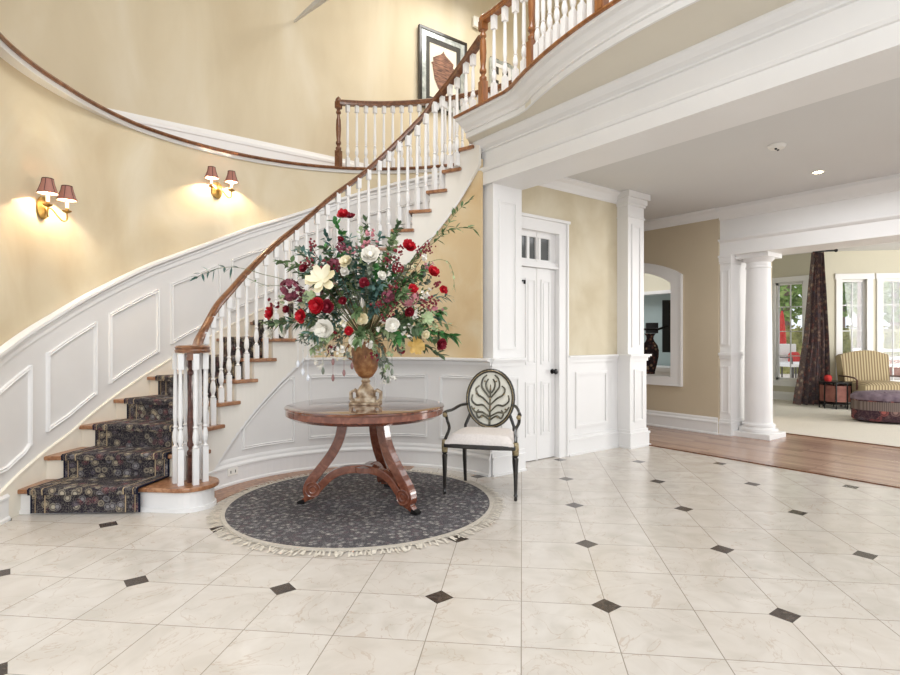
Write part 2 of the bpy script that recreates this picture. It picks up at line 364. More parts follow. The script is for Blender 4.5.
stepone(.0, RISE-.032, RISE, Vector()).build('tread', M['tread_wood'], st, world=True, bevel=.008)
stepone(.02, 0, .03, Vector()).build('shoe_moulding', M['trim'], st, world=True)
for k in range(2, NST+1):
    a, b = pin(k), pout(k); d = linedir(k); nrm = Vector((-d.y, d.x, 0))
    nxt = (pin(min(k+1, 18)) if k < 18 else None)
    if nxt is not None and nrm.dot(nxt-a) > 0: nrm = -nrm      # nrm points to the lower side
    a2 = ci(TH[k]-.3, RW+.004)
    MB().prism([a2, b, b+(-nrm)*.02, a2+(-nrm)*.02], (k-1)*RISE, k*RISE-.03).build('riser', M['cream_riser'], st, world=True)
    if k < NST:
        n1, o1 = pin(k+1), pout(k+1)
        arc = [ci(TH[k]+(TH[k+1]-1.0-TH[k])*t, RI) for t in (0, .5, 1)]+[ci(TH[k+1]-1.0, RW), ci(TH[k+1], RW)]
        a1, a0 = atan2(b.y-CO[1], b.x-CO[0]), atan2(o1.y-CO[1], o1.x-CO[0])
        oarc = [Vector((CO[0]+(RO-.01)*cos(a0+(a1-a0)*t), CO[1]+(RO-.01)*sin(a0+(a1-a0)*t), 0)) for t in (0, .33, .66, 1)]
        back = -nrm*.02
        poly = [arc[0]+nrm*.03]+arc+oarc+[b+nrm*.03]
        MB().prism(poly, k*RISE-.032, k*RISE).build('tread', M['tread_wood'], st, world=True, bevel=.007)
# open stringer with sawtooth top
mb = MB(); 
THX = TH+[46.3]
for k in range(1, NST+1):
    n = 4
    for j in range(n):
        t0 = THX[k]+(THX[k+1]-THX[k])*j/n; t1 = THX[k]+(THX[k+1]-THX[k])*(j+1)/n
        zb0 = max(.02, s_of(t0)*RISE-.48); zb1 = max(.02, s_of(t1)*RISE-.48); zt = k*RISE-.031
        if k == 1 : zt = RISE-.04
        if k == NST: zt = Z2-.10
        q = [ci(t0, RW, zb0), ci(t1, RW, zb1), ci(t1, RW, zt), ci(t0, RW, zt), ci(t0, RW+.03, zb0), ci(t1, RW+.03, zb1), ci(t1, RW+.03, zt), ci(t0, RW+.03, zt)]
        mb.add(q, [(0, 1, 2, 3), (7, 6, 5, 4), (0, 4, 5, 1), (3, 2, 6, 7), (1, 5, 6, 2), (0, 3, 7, 4)])
mb.build('stringer', M['stringer_white'], st, world=True)
mb = MB(); mb.sweep([ci(t, RW, max(.05, s_of(t)*RISE-.485)) for t in [TH[2]-i*2 for i in range(62)] if t > 50], [(0, -.015), (.012, -.015), (.012, .015), (0, .015)])
mb.build('stringer_bead', M['trim'], st, world=True)

# runner
mb = MB(); uv = []
def rpt(k, dist, z, off=0.0):
    o = pout(k); i = pin(k); d = (i-o); l = d.length; d.normalize()
    n = Vector((-d.y, d.x, 0)); 
    nx = pin(k-1) if k > 1 else None
    lower = Vector((*W(0, -1), 0)) if k <= 2 else ((pin(k-1)+pout(k-1))/2-(i+o)/2)
    if n.dot(lower) < 0: n = -n
    p = o+d*dist+n*off; return Vector((p.x, p.y, z))
vlen = 0; L0, L1 = .12, .94
def RL(k): return (.06, .93) if k == 1 else (L0+.02, min(L1, (pin(k)-pout(k)).length-.14))
def s1(lat, off=0): return Vector((*W(lat, 4.06+.04*(lat+3.1)/1.0+off), 0))
prevline = None; lines = []
for k in range(1, NST+1):
    if k == 1:
        f0, f1 = s1(-3.05), s1(-2.27)
        def nose(z, off): return (Vector((f0.x, f0.y, z))+Vector((*W(0, -off), 0)), Vector((f1.x, f1.y, z))+Vector((*W(0, -off), 0)))
    else:
        l0, l1 = RL(k)
        def nose(z, off, k=k, l0=l0, l1=l1): return (rpt(k, l0, z, off), rpt(k, l1, z, off))
    zt = k*RISE; zb = (k-1)*RISE
    lines += [nose(zb+.012, .012), nose(zt-.035, .012), nose(zt-.03, .04), nose(zt+.004, .044), nose(zt+.013, .03)]
us = []; acc = 0
for i, (a, b) in enumerate(lines):
    if i: acc += (a+b-lines[i-1][0]-lines[i-1][1]).length/2
    for p, u in ((a, 0), (b, .82)): mb.v.append(tuple(p)); us.append((u, acc))
for i in range(len(lines)-1): mb.f.append((2*i, 2*i+1, 2*i+3, 2*i+2))
me = bpy.data.meshes.new('stair_runner'); me.from_pydata(mb.v, [], mb.f); ul = me.uv_layers.new(name='UVMap')
for lp in me.loops: ul.data[lp.index].uv = us[lp.vertex_index]
me.materials.append(M['runner']); ro = bpy.data.objects.new('stair_runner', me); COL.objects.link(ro)
md = ro.modifiers.new('thick', 'SOLIDIFY'); md.thickness = .008; md.offset = 0
tag(ro, 'dark navy floral carpet runner laid down the curved wooden stairs', 'carpet')

# under-stair wall: wainscot, upper plaster, base, chair rail
def cyl_wall(th0, th1, r, zb, zt, mat, name, C=ci, n=60, thick=.02):
    mb = MB(); pr = None
    for i in range(n+1):
        t = th0+(th1-th0)*i/n; a, b = zb(t), zt(t)
        if b < a+.002: b = a+.002
        mb.v += [tuple(C(t, r, a)), tuple(C(t, r, b)), tuple(C(t, r+thick, b)), tuple(C(t, r+thick, a))]
        if i:
            o = (i-1)*4
            for q in range(4): mb.f.append((o+q, o+4+q, o+4+(q+1) % 4, o+(q+1) % 4))
    mb.f += [(0, 1, 2, 3), (n*4+3, n*4+2, n*4+1, n*4)]
    return struct(mb.build(name, mat, smooth=True))
ztop = lambda t: max(.06, s_of(t)*RISE-.47)
cyl_wall(176, 41.5, 1.40, lambda t: 0, lambda t: min(1.06, ztop(t)), M['panel_white'], 'wall_stair_wainscot')
cyl_wall(140, 46.3, 1.41, lambda t: 1.04, lambda t: max(1.05, ztop(t)+.05), M['warm_wall'], 'wall_stair_upper')
def cyl_strip(th0, th1, C, prof, zf, mat, name, r, n=50, inward=True):
    path = [C(th0+(th1-th0)*i/n, r, zf(th0+(th1-th0)*i/n)) for i in range(n+1)]
    return MB().sweep(path, prof)
# travelling with falling angle (clockwise) -> centre lies to the right, so inward = negative side
BASEP = [(0.005, 0), (-.035, 0), (-.035, .02), (-.022, .03), (-.022, .15), (-.03, .155), (-.03, .17), (-.012, .19), (-.012, .21), (-.004, .23), (.005, .23)]
RAILP = [(.005, -.06), (-.012, -.06), (-.012, -.03), (-.03, -.02), (-.05, -.015), (-.05, .0), (-.03, .008), (.005, .008)]
struct(cyl_strip(176, 41.0, ci, BASEP, lambda t: 0, None, '', 1.40).build('baseboard_stair', M['trim'], smooth=False))
th_cr = next(t/10 for t in range(1700, 400, -1) if s_of(t/10)*RISE-.48 > 1.09)
struct(cyl_strip(th_cr, 41.0, ci, RAILP, lambda t: 1.09, None, '', 1.40).build('trim_chair_rail_stair', M['trim']))
def th_at(x, r, C=CI, near=False):
    dx, dy = W((x-CX)/FPX, 1.0); a = dx*dx+dy*dy; b = -2*(dx*C[0]+dy*C[1]); c = C[0]**2+C[1]**2-r*r
    D = sqrt(max(0, b*b-4*a*c)); t = (-b+D)/(2*a); return (math.degrees(atan2(dy*t-C[1], dx*t-C[0]))+37.3) % 360
def frame_on(mb, th0, th1, C, r, zb, zt, w=.03, p=.014):
    n = 10; ts = [th0+(th1-th0)*i/n for i in range(n+1)]; dw = w/r*57.3
    pr = [(.004, -w/2), (-p, -w/2*.6), (-p*.5, 0), (-p, w/2*.6), (.004, w/2)]
    mb.sweep([C(t, r, zb(t)) for t in ts], pr); 
    if zt is not None: mb.sweep([C(t, r, zt(t)) for t in ts], pr)
    for t in (th0, th1):
        a, b = zb(t), zt(t)
        if b-a < .03: continue
        q0 = [C(t+dw/2, r+.004, 0), C(t+dw*.3, r-p, 0), C(t, r-p*.5, 0), C(t-dw*.3, r-p, 0), C(t-dw/2, r+.004, 0)]
        m5 = len(q0); vs = [(v.x, v.y, a-w/2) for v in q0]+[(v.x, v.y, b+w/2) for v in q0]
        mb.add(vs, [(i, (i+1) % m5, m5+(i+1) % m5, m5+i) for i in range(m5)])
mb = MB()
t0, t1 = th_at(243, 1.4), th_at(293.5, 1.4)
frame_on(mb, t0, t1, ci, 1.4, lambda t: .30, lambda t: min(.90, max(.32, s_of(t)*RISE-.53)))
for xa, xb in ((310, 376), (384, 426), (441, 477)):
    frame_on(mb, th_at(xa, 1.4), th_at(xb, 1.4), ci, 1.4, lambda t: .31, lambda t: .91)
struct(mb.build('trim_stair_panels', M['trim']))

# outer stair wall
CAPT = [205, 190.5, 177.3, 164.8, 152.3, 139.6, 126.5, 112.9, 103, 95, 85, 75, 60]; CAPZ = [1.0, 1.217, 1.47, 1.742, 2.015, 2.262, 2.527, 2.756, 2.93, 3.04, 3.15, 3.22, 3.26]
capz = lambda t: interp(t, CAPT, CAPZ)
SKT = [200, 190.5, 172.8, 160.2, 145.2, 126, 112.9, 95, 60]; SKZ = [.05, .22, .50, .795, 1.131, 1.56, 1.84, 2.24, 2.9]
skz = lambda t: max(.2, interp(t, SKT, SKZ))
def cedge(t, r, z=0): return co(t, r-.07*max(0, min(1, (t-156)/20)), z)
def co2(t, r, z=0):
    return co(t, r, z) if t <= 186 else Vector((*(co(186, r).xy+Vector((cos(R(186-90+180-37.3)), sin(R(186-90+180-37.3))))*0).to_tuple(), z))
cyl_wall(205, 42, RO, lambda t: 0, lambda t: capz(t)-.04, M['panel_white'], 'wall_left_wainscot', C=co, n=90)
cyl_wall(205, 42, RO+.01, lambda t: capz(t)-.06, lambda t: Z2-.02, M['lower_wall'], 'wall_left', C=co, n=90)
CAPP = [(.005, -.12), (-.01, -.12), (-.01, -.075), (-.02, -.07), (-.02, -.05), (-.045, -.03), (-.045, -.005), (-.02, .005), (.005, .01)]
struct(cyl_strip(205, 60, co, CAPP, lambda t: capz(t)-.005, None, '', RO, 80).build('trim_wainscot_cap', M['trim']))
struct(cyl_strip(205, 60, co, [(.004, -.3), (-.014, -.3), (-.014, -.02), (-.02, -.015), (-.02, .0), (.004, .006)], lambda t: skz(t), None, '', RO, 80).build('trim_stair_skirt', M['cream_riser']))
struct(cyl_strip(205, 189, co, BASEP, lambda t: 0, None, '', RO, 10).build('baseboard_left', M['trim']))
mb = MB()
for a, b in ((198.5, 182.6), (178, 166), (162.3, 150.3), (146.8, 134.6), (131.2, 119), (115.4, 103.4), (99.6, 88), (84.4, 72.4)):
    frame_on(mb, a, b, co, RO, lambda t: skz(t)+.15 if t < 183 else max(.36, skz(t)+.12), lambda t: capz(t)-.30, .034, .018)
struct(mb.build('trim_wainscot_panels', M['trim']))
# wood edge of the upper ledge and gallery
struct(cyl_strip(205, 42, cedge, [(.14, -.025), (-.035, -.025), (-.045, -.01), (-.035, .008), (.14, .008)], lambda t: Z2, None, '', RO, 90).build('trim_gallery_edge', M['rail_wood']))
struct(cyl_strip(205, 42, cedge, [(.10, -.055), (-.008, -.055), (-.02, -.025), (.10, -.025)], lambda t: Z2, None, '', RO, 90).build('trim_gallery_apron', M['panel_white']))
# upper wall path
UW = [Vector((-1.5, 6.67, 0)), Vector((7.1, 6.67, 0))]
CEIL = 6.9
mb = MB(); n = len(UW)
for p in UW: mb.v += [(p.x, p.y, Z2-.1), (p.x, p.y, CEIL)]
mb.f = [(2*i, 2*i+1, 2*i+3, 2*i+2) for i in range(n-1)]
w_ = struct(mb.build('wall_upper', M['upper_wall'], smooth=True)); struct(MB().box(-1.6, -1.5, -2, 6.67, Z2, CEIL).build('wall_upper_left_unseen', M['upper_wall']))  # the left wall is out of view, added for its effect on the light
struct(MB().box(7.1, 7.2, -1.5, 6.7, Z2, CEIL).build('wall_upper_right', M['upper_wall']))
UB = [(0, 0), (-.022, 0), (-.022, .24), (-.03, .25), (-.03, .28), (-.012, .31), (-.006, .34), (0, .34)]
struct(MB().sweep([(p.x, p.y, Z2) for p in UW], UB).build('baseboard_upper', M['trim']))
# gallery floor (between stairwell circle and the upper wall) and balcony floor
mb = MB(); idx = 0
for i in range(41):
    t = 228-i*4.6; a = co(t, RO+.02); d = (a-Vector((CO[0], CO[1], 0))).normalized(); far = None
    best = None
    for j in range(n-1):
        p, q = UW[j], UW[j+1]; e = q-p; den = d.x*e.y-d.y*e.x
        if abs(den) < 1e-6: continue
        w = p-Vector((CO[0], CO[1], 0)); u = (w.x*e.y-w.y*e.x)/den; v = (w.x*d.y-w.y*d.x)/den
        if u > 0 and -.01 <= v <= 1.01: best = Vector((CO[0], CO[1], 0))+d*u
    if best is None: best = Vector((CO[0], CO[1], 0))+d*3.4
    mb.v += [(a.x, a.y, Z2-.015), (best.x, best.y, Z2-.015), (a.x, a.y, Z2-.12), (best.x, best.y, Z2-.12)]
    if i: o = 4*(i-1); mb.f += [(o, o+4, o+5, o+1), (o+2, o+3, o+7, o+6)]
struct(mb.build('floor_gallery', M['planks']))
def bx(Y):                          # plan of the balcony edge
    if Y >= 3.32: return 3.10
    return 2.78+(4-sqrt(max(0, 16-(Y-1.75)**2)))
ys = [4.03, 3.8, 3.55, 3.36]+[3.28-.14*i for i in range(32)]
edge = [Vector((bx(y), y, 0)) for y in ys]
poly = [(p.x+.166, p.y) for p in edge]
struct(MB().prism(poly+[(7.1, ys[-1]), (7.1, 4.13), (3.38, 4.13)], Z2-.155, Z2-.014).build('floor_balcony', M['balcony_soffit']))
struct(MB().prism([(4.2, 4.13), (7.1, 4.13), (7.1, 6.65), (4.2, 6.65)], Z2-.178, Z2-.01).build('floor_balcony_back', M['balcony_soffit']))
# travelling towards -Y, the foyer (−X) lies to the right: side negative
CORN = [(.172, -.162), (.155, -.162), (.155, -.118), (.138, -.114), (.138, -.10), (.125, -.085), (.10, -.072), (.08, -.052), (.065, -.04), (.03, -.035), (.03, -.012), (.172, -.012)]
cpath = [(3.32, 4.10, Z2), (3.13, 4.045, Z2)]+[(p.x, p.y, Z2) for p in edge]
struct(MB().sweep([(p.x, p.y, Z2) for p in edge], CORN).build('trim_balcony_cornice', M['trim']))
struct(MB().sweep([(p.x, p.y, Z2) for p in edge], [(.35, -.012), (.015, -.012), (.005, -.006), (.005, .004), (.015, .008), (.35, .008)]).build('trim_balcony_edge', M['orange_wood']))

# ------------------------------------------------------------------ floors
struct(MB().box(-5, 5.95, -4, 7, -.1, 0).build('floor', M['tiles']))
struct(MB().box(5.97, 8.13, -4, 8.5, -.1, .004).build('floor_hall', M['planks']))
struct(MB().box(5.95, 5.98, -4, 3.9, -.1, .012).build('trim_threshold', M['rail_wood']))
struct(MB().box(8.13, 8.17, -4, 4.2, -.1, .014).build('trim_carpet_threshold', M['rail_wood']))
struct(MB().box(8.17, 16, -4, 8.5, -.1, .01).build('floor_family', M['carpet']))
mb = MB(); m_ = 40
ring = [ci(178-i*2.6, 1.15, .001) for i in range(m_)]; ring2 = [ci(178-i*2.6, 1.41, .001) for i in range(m_)]
mb.prism([(p.x, p.y) for p in ring]+[(p.x, p.y) for p in reversed(ring2)], -.02, .004)
struct(mb.build('floor_curved_strip', M['tread_wood']))

# ------------------------------------------------------------------ header, pier, door wall
def yprof(prof, y0, y1, name, mat):
    n = len(prof); mb = MB().add([(x, y0, z) for x, z in prof]+[(x, y1, z) for x, z in prof],
        [tuple(range(n)), tuple(range(2*n-1, n-1, -1))]+[(i, n+i, n+(i+1) % n, (i+1) % n) for i in range(n)])
    return struct(mb.build(name, mat))
yprof([(3.89, 2.745), (3.46, 2.745), (3.46, 2.862), (3.445, 2.866), (3.43, 2.885), (3.43, 2.9), (3.475, 2.912), (3.475, 3.055), (3.455, 3.06), (3.455, 3.075), (3.42, 3.095), (3.40, 3.115), (3.385, 3.135), (3.385, 3.152), (3.89, 3.152)], 4.06, -4, 'wall_header', M['trim'])
def panelrect(mb, x0, x1, z0, z1, y, w=.022, p=.012):   # raised moulding ring on a wall facing -Y
    mb.box(x0, x1, y-p, y+.002, z0, z0+w); mb.box(x0, x1, y-p, y+.002, z1-w, z1); mb.box(x0, x0+w, y-p, y+.002, z0+w, z1-w); mb.box(x1-w, x1, y-p, y+.002, z0+w, z1-w)
    mb.box(x0+w, x1-w, y-p*.4, y+.002, z0+w, z0+w*1.5); mb.box(x0+w, x1-w, y-p*.4, y+.002, z1-w*1.5, z1-w)
def panelrectx(mb, y0, y1, z0, z1, x, w=.022, p=.012):
    mb.box(x-p, x+.002, y0, y1, z0, z0+w); mb.box(x-p, x+.002, y0, y1, z1-w, z1); mb.box(x-p, x+.002, y0, y0+w, z0+w, z1-w); mb.box(x-p, x+.002, y1-w, y1, z0+w, z1-w)
def pier(x0, x1, y0, y1, ztop, nm, zc=1.09, cap=False):
    mb = MB()
    mb.box(x0, x1, y0, y1, zc, ztop); lx = .05 if not cap else .01
    mb.box(x0-lx, x1+.0, y0-.035, y1, 0, zc-.06)
    for k, (z0, z1, e) in enumerate(((0, .02, .045), (.02, .15, .03), (.15, .175, .038), (.175, .21, .02), (zc-.07, zc-.03, .02), (zc-.03, zc-.012, .035), (zc-.012, zc+.008, .05))):
        mb.box(x0-lx-(e-.01 if cap else 0), x1+(e if cap else -.001), y0-.035-e+.01, y1, z0, z1)
    if cap:
        for z0, z1, e in ((ztop-.30, ztop-.285, .012), (ztop-.16, ztop-.13, .015), (ztop-.13, ztop-.07, .03), (ztop-.07, ztop, .055)): mb.box(x0-e, x1+e, y0-e, y1, z0, z1)
    panelrect(mb, x0+.07, x1-.07, zc+.09, ztop-(.38 if cap else .14), y0); panelrect(mb, x0+.07, x1-.07, .30, zc-.17, y0-.035)
    return struct(mb.build(nm, M['trim']))
pier(3.50, 3.875, 3.925, 4.09, 2.745, 'wall_pier')
pier(5.63, 5.95, 3.94, 4.12, 3.018, 'wall_pillar', cap=True)
DY = 4.09
mb = MB(); mb.box(4.60, 5.7, DY, DY+.12, 1.0, 3.02); mb.box(3.8, 4.60, DY, DY+.12, 2.50, 3.02)
struct(mb.build('wall_door', M['door_wall']))
mb = MB(); mb.box(4.716, 5.62, DY-.01, DY-.002, 0, 1.05)
for z0, z1, e in ((0, .02, .045), (.02, .15, .03), (.15, .175, .038), (.175, .21, .02), (1.02, 1.06, .02), (1.06, 1.078, .035), (1.078, 1.098, .05)): mb.box(4.718, 5.60, DY-.01-e, DY-.004, z0, z1)
panelrect(mb, 4.86, 5.42, .29, .91, DY-.01, .03, .014)
struct(mb.build('wall_door_wainscot', M['trim']))
mb = MB()
mb.box(4.575, 4.69, DY-.03, DY-.002, 0, 2.41); mb.box(4.575, 4.598, DY-.002, DY+.1, 0, 2.41); mb.box(4.69, 4.715, DY-.045, DY-.002, 0, 2.53); mb.box(3.8, 4.69, DY-.03, DY-.002, 2.41, 2.53); mb.box(3.8, 4.598, DY-.002, DY+.1, 2.41, 2.499); mb.box(3.8, 4.73, DY-.055, DY-.002, 2.53, 2.56)
mb.box(3.80, 3.93, DY-.03, DY+.1, 0, 2.409); mb.box(3.93, 4.575, DY+.0, DY+.1, 2.035, 2.09); mb.box(3.93, 4.575, DY-.02, DY+.02, 2.03, 2.05)
struct(mb.build('trim_door_casing', M['trim']))
dr = thing('door_1', 'narrow white panelled closet door behind the black oval-back chair', 'door', (3.93, DY+.03, 0)); dr['kind'] = 'structure'
mb = MB(); mb.box(0.005, .64, 0, .04, .008, 2.028)
for x0, x1 in ((.19, .335), (.42, .56)):
    for z0, z1 in ((.26, .83), (1.01, 1.91)): panelrect(mb, x0, x1, z0, z1, 0, .018, .010); mb.box(x0+.035, x1-.035, -.008, .01, z0+.035, z1-.035)
dl = mb.build('door_leaf', M['trim'], dr)
mb = MB().lathe([(.028, 0), (.028, .006), (.010, .01), (.010, .03), (.026, .042), (.03, .055), (.022, .068), (.002, .07)], n=14)
mb.v = [(.595+x, -z, .93+y) for x, y, z in mb.v]; mb.build('door_knob', M['black_metal'], dr, smooth=True)
MB().box(.14, .175, -.012, 0, 1.875, 1.89).box(.165, .175, -.02, 0, 1.85, 1.89).build('hook', M['black_metal'], dr)
tr = thing('window_1', 'three-pane transom window above the narrow closet door', 'window', (3.93, DY+.03, 2.09)); tr['kind'] = 'structure'
mb = MB(); g = MB(); px_ = [(.08, .215), (.25, .385), (.42, .557)]
mb.box(0, .645, 0, .04, 0, .03); mb.box(0, .645, 0, .04, .26, .32)
xs = [0]+[v for a in px_ for v in a]+[.645]
for i in range(0, len(xs), 2): mb.box(xs[i], xs[i+1], 0, .04, .03, .26)
for a, b in px_: g.box(a, b, .02, .025, .03, .26)
mb.build('window_frame', M['trim'], tr); g.build('pane', M['transom_glass'], tr)
CROWN = [(0, 0), (0, -.13), (-.012, -.13), (-.02, -.10), (-.05, -.05), (-.08, -.03), (-.09, -.02), (-.09, 0)]
struct(MB().sweep([(3.9, DY, 3.02), (5.62, DY, 3.02)], CROWN).build('trim_crown_door', M['trim']))
struct(MB().box(3.87, 8.2, -4, 4.15, 3.02, 3.12).box(5.8, 8.2, 4.15, 8.5, 3.02, 3.12).build('ceiling', M['ceiling']))
# hall side of the closet block, keeps daylight out of the stairwell
struct(MB().box(5.8, 5.9, 4.13, 8.5, 0, 3.018).build('wall_hall_left', M['hall_wall']))

# mirror-side wall with arched opening
HX = 7.36
def arch_pts(y0, y1, zb, zs, za, n=16):
    pts = [(y0, zb), (y0, zs)]
    for i in range(1, n): t = i/n; pts.append((y0+(y1-y0)*t, zs+(za-zs)*sin(pi*t)**.8))
    return pts+[(y1, zs), (y1, zb)]
inn = arch_pts(4.42, 5.75, .74, 2.08, 2.29); out = arch_pts(4.27, 5.905, .63, 2.17, 2.41)
def ringwall(inn, out, x0, x1):
    n = len(inn); vs = [(x0, y, z) for y, z in inn]+[(x0, y, z) for y, z in out]+[(x1, y, z) for y, z in inn]+[(x1, y, z) for y, z in out]; fs = []
    for i in range(n):
        j = (i+1) % n; fs += [(i, j, n+j, n+i), (2*n+i, 3*n+i, 3*n+j, 2*n+j), (i, 2*n+i, 2*n+j, j), (n+i, n+j, 3*n+j, 3*n+i)]
    return MB().add(vs, fs)
mb = ringwall(inn, out, HX-.035, HX+.12)
inn2 = [(y, z) for y, z in out]; 
o3 = arch_pts(4.25, 5.925, .61, 2.19, 2.43); mb2 = ringwall(out, o3, HX-.05, HX); mb.add(mb2.v, mb2.f)
struct(mb.build('trim_arch', M['trim']))
mid = arch_pts(4.34, 5.83, .69, 2.12, 2.35)
n = len(mid); outer = []
for y, z in mid:
    outer.append((3.745 if y < 4.4 else 8.4 if y > 5.76 else y, 0 if z < .8 else 3.02 if z > 2.1 else z))
outer[0] = (3.745, 0); outer[1] = (3.745, 3.02); outer[-2] = (8.4, 3.02); outer[-1] = (8.4, 0)
struct(ringwall(mid, outer, HX, HX+.1).build('wall_arch', M['hall_wall']))
struct(MB().sweep([(HX, 8.4, 0), (HX, 3.75, 0)], BASEP).build('baseboard_hall', M['trim']))
struct(MB().sweep([(HX, 8.4, 3.02), (HX, 3.75, 3.02)], CROWN).build('trim_crown_hall', M['trim']))
# far header with engaged pier and round column
yprof([(7.95, 2.39), (7.39, 2.39), (7.39, 2.56), (7.37, 2.57), (7.35, 2.59), (7.35, 2.605), (7.40, 2.615), (7.40, 2.86), (7.38, 2.87), (7.36, 2.90), (7.31, 2.96), (7.30, 2.98), (7.30, 3.02), (7.95, 3.02)], 3.75, -4, 'wall_header_far', M['trim'])
mb = MB(); mb.box(7.40, 7.94, 3.60, 3.75, 0, 2.39)
for z0, z1, e in ((0, .02, .045), (.02, .15, .03), (.15, .175, .038), (.175, .21, .02), (1.02, 1.06, .02), (1.06, 1.098, .04), (2.28, 2.31, .02), (2.31, 2.36, .035), (2.36, 2.39, .05)): mb.box(7.40-e, 7.94+e, 3.60-e*.5, 3.75, z0, z1)
panelrectx(mb, 3.62, 3.73, .3, .92, 7.40, .015); panelrectx(mb, 3.62, 3.73, 1.2, 2.2, 7.40, .015)
struct(mb.build('wall_pier_far', M['trim']))
cl = thing('column', 'white round column on a square plinth between the wooden hall floor and the carpet', 'column', (7.67, 3.37, 0))
MB().box(-.24, .24, -.24, .24, 0, .07).build('plinth', M['trim'], cl, bevel=.006)
MB().lathe([(.225, .07), (.232, .09), (.225, .115), (.198, .125), (.19, .14), (.20, .155), (.196, .175), (.172, .185), (.165, .20)], n=40).build('base', M['trim'], cl, smooth=True)
MB().lathe([(.165, .20), (.163, .8), (.156, 1.5), (.142, 2.2)], n=40).build('shaft', M['trim'], cl, smooth=True)
MB().lathe([(.142, 2.2), (.152, 2.205), (.152, 2.225), (.142, 2.23), (.142, 2.28), (.152, 2.285), (.185, 2.32), (.19, 2.335)], n=40).box(-.205, .205, -.205, .205, 2.335, 2.39).build('capital', M['trim'], cl, smooth=True)

# den seen through the arch
struct(MB().box(9.6, 9.7, 4.1, 8.5, 0, 3.02).build('wall_den_back', M['den_wall']))
struct(MB().box(7.46, 9.7, 4.05, 4.15, 0, 3.02).build('wall_den_side', M['hall_wall']))
struct(MB().box(8.2, 9.75, 4.05, 8.5, 3.02, 3.1).build('ceiling_den', M['ceiling']))
v = thing('floor_vase', 'tall dark painted vase standing in the arched wall opening', 'vase', (*P(650, 300, 8.55).xy, .745))
MB().lathe([(.06, 0), (.075, .01), (.07, .03), (.10, .14), (.125, .27), (.13, .36), (.11, .44), (.065, .50), (.05, .54), (.055, .58), (.085, .62), (.08, .62)], n=24).build('body', M['vase_black'], v, smooth=True)
sh = thing('wall_shelf', 'white shelf on the den wall above the mounted screen', 'shelf', (9.36, 5.9, 2.12))
MB().box(0, .24, -.8, .9, 0, .06).build('board', M['trim'], sh); MB().box(.12, .24, -.8, .9, .06, .8).build('upper_cabinet', M['family_wall'], sh)
tvp = P(664, 330, 9.6)
tv = thing('television', 'thin black television on a swing arm in the den', 'television', (tvp.x, tvp.y, 1.40), R(40))
MB().box(-.02, .02, -.42, .03, -.35, .55).build('screen', M['tv'], tv, bevel=.005); MB().box(.021, .024, -.38, -.0, -.3, .5).build('display', M['den_blue'], tv)
MB().tube([(-.02, -.05, .1), (-.1, .1, .05), (-.05, .3, .05), (.0, .55, .02)], .02).box(-.05, .05, .1, .3, -.02, .16).build('arm', M['black_metal'], tv)
ds = thing('desk', 'white desk under the television in the den', 'desk', (9.25, 5.9, 0))
MB().box(-.3, .3, -1, .9, .70, .78).box(-.28, .28, -1, .9, .0, .70).build('cabinet', M['trim'], ds, bevel=.005)
for i in range(3): MB().box(-.30, -.28, -.95+i*.6, -.40+i*.6, .1, .62).build('drawer', M['trim'], ds, bevel=.006)
struct(MB().box(8.17, 9.6, 4.15, 8.5, 0, .013).build('floor_den', M['carpet']))

# ------------------------------------------------------------------ family room
WX = 12.6; cw = Vector((WX, 4.33, 0)); d45 = Vector((.7071, -.7071, 0))
def wall_with_hole(mbw, p, d, length, holes, z0, z1, th=.15):
    # p start, d direction, holes [(s0,s1,zb,zt)] ; wall thickness goes away from room (left normal of d reversed)
    nx = Vector((-d.y, d.x, 0))
    def seg(a, b, za, zb):
        if b-a < 1e-4 or zb-za < 1e-4: return
        q = [p+d*a, p+d*b, p+d*b+nx*th, p+d*a+nx*th]; mbw.prism([(v.x, v.y) for v in q], za, zb)
    s = 0
    for (a, b, zb, zt) in holes: seg(s, a, z0, z1); seg(a, b, z0, zb); seg(a, b, zt, z1); s = b
    seg(s, length, z0, z1)
mb = MB()
d_y = Vector((0, -1, 0))
wall_with_hole(mb, Vector((WX, 5.7, 0)), d_y, 1.37, [(.50, 1.05, .42, 2.46)], 0, 3.02)
struct(mb.build('wall_family', M['family_wall']))
mb = MB(); wall_with_hole(mb, cw, d45, 3.0, [(.35, .82, .42, 2.46), (1.09, 1.56, .42, 2.46), (1.83, 2.3, .42, 2.46)], 0, 3.02)
struct(mb.build('wall_family_bay', M['family_wall']))
struct(MB().box(9.7, 12.75, 5.6, 5.75, 0, 3.02).build('wall_family_left', M['family_wall']))
struct(MB().box(8.2, 16, -4, 5.75, 3.02, 3.1).build('ceiling_family', M['ceiling']))
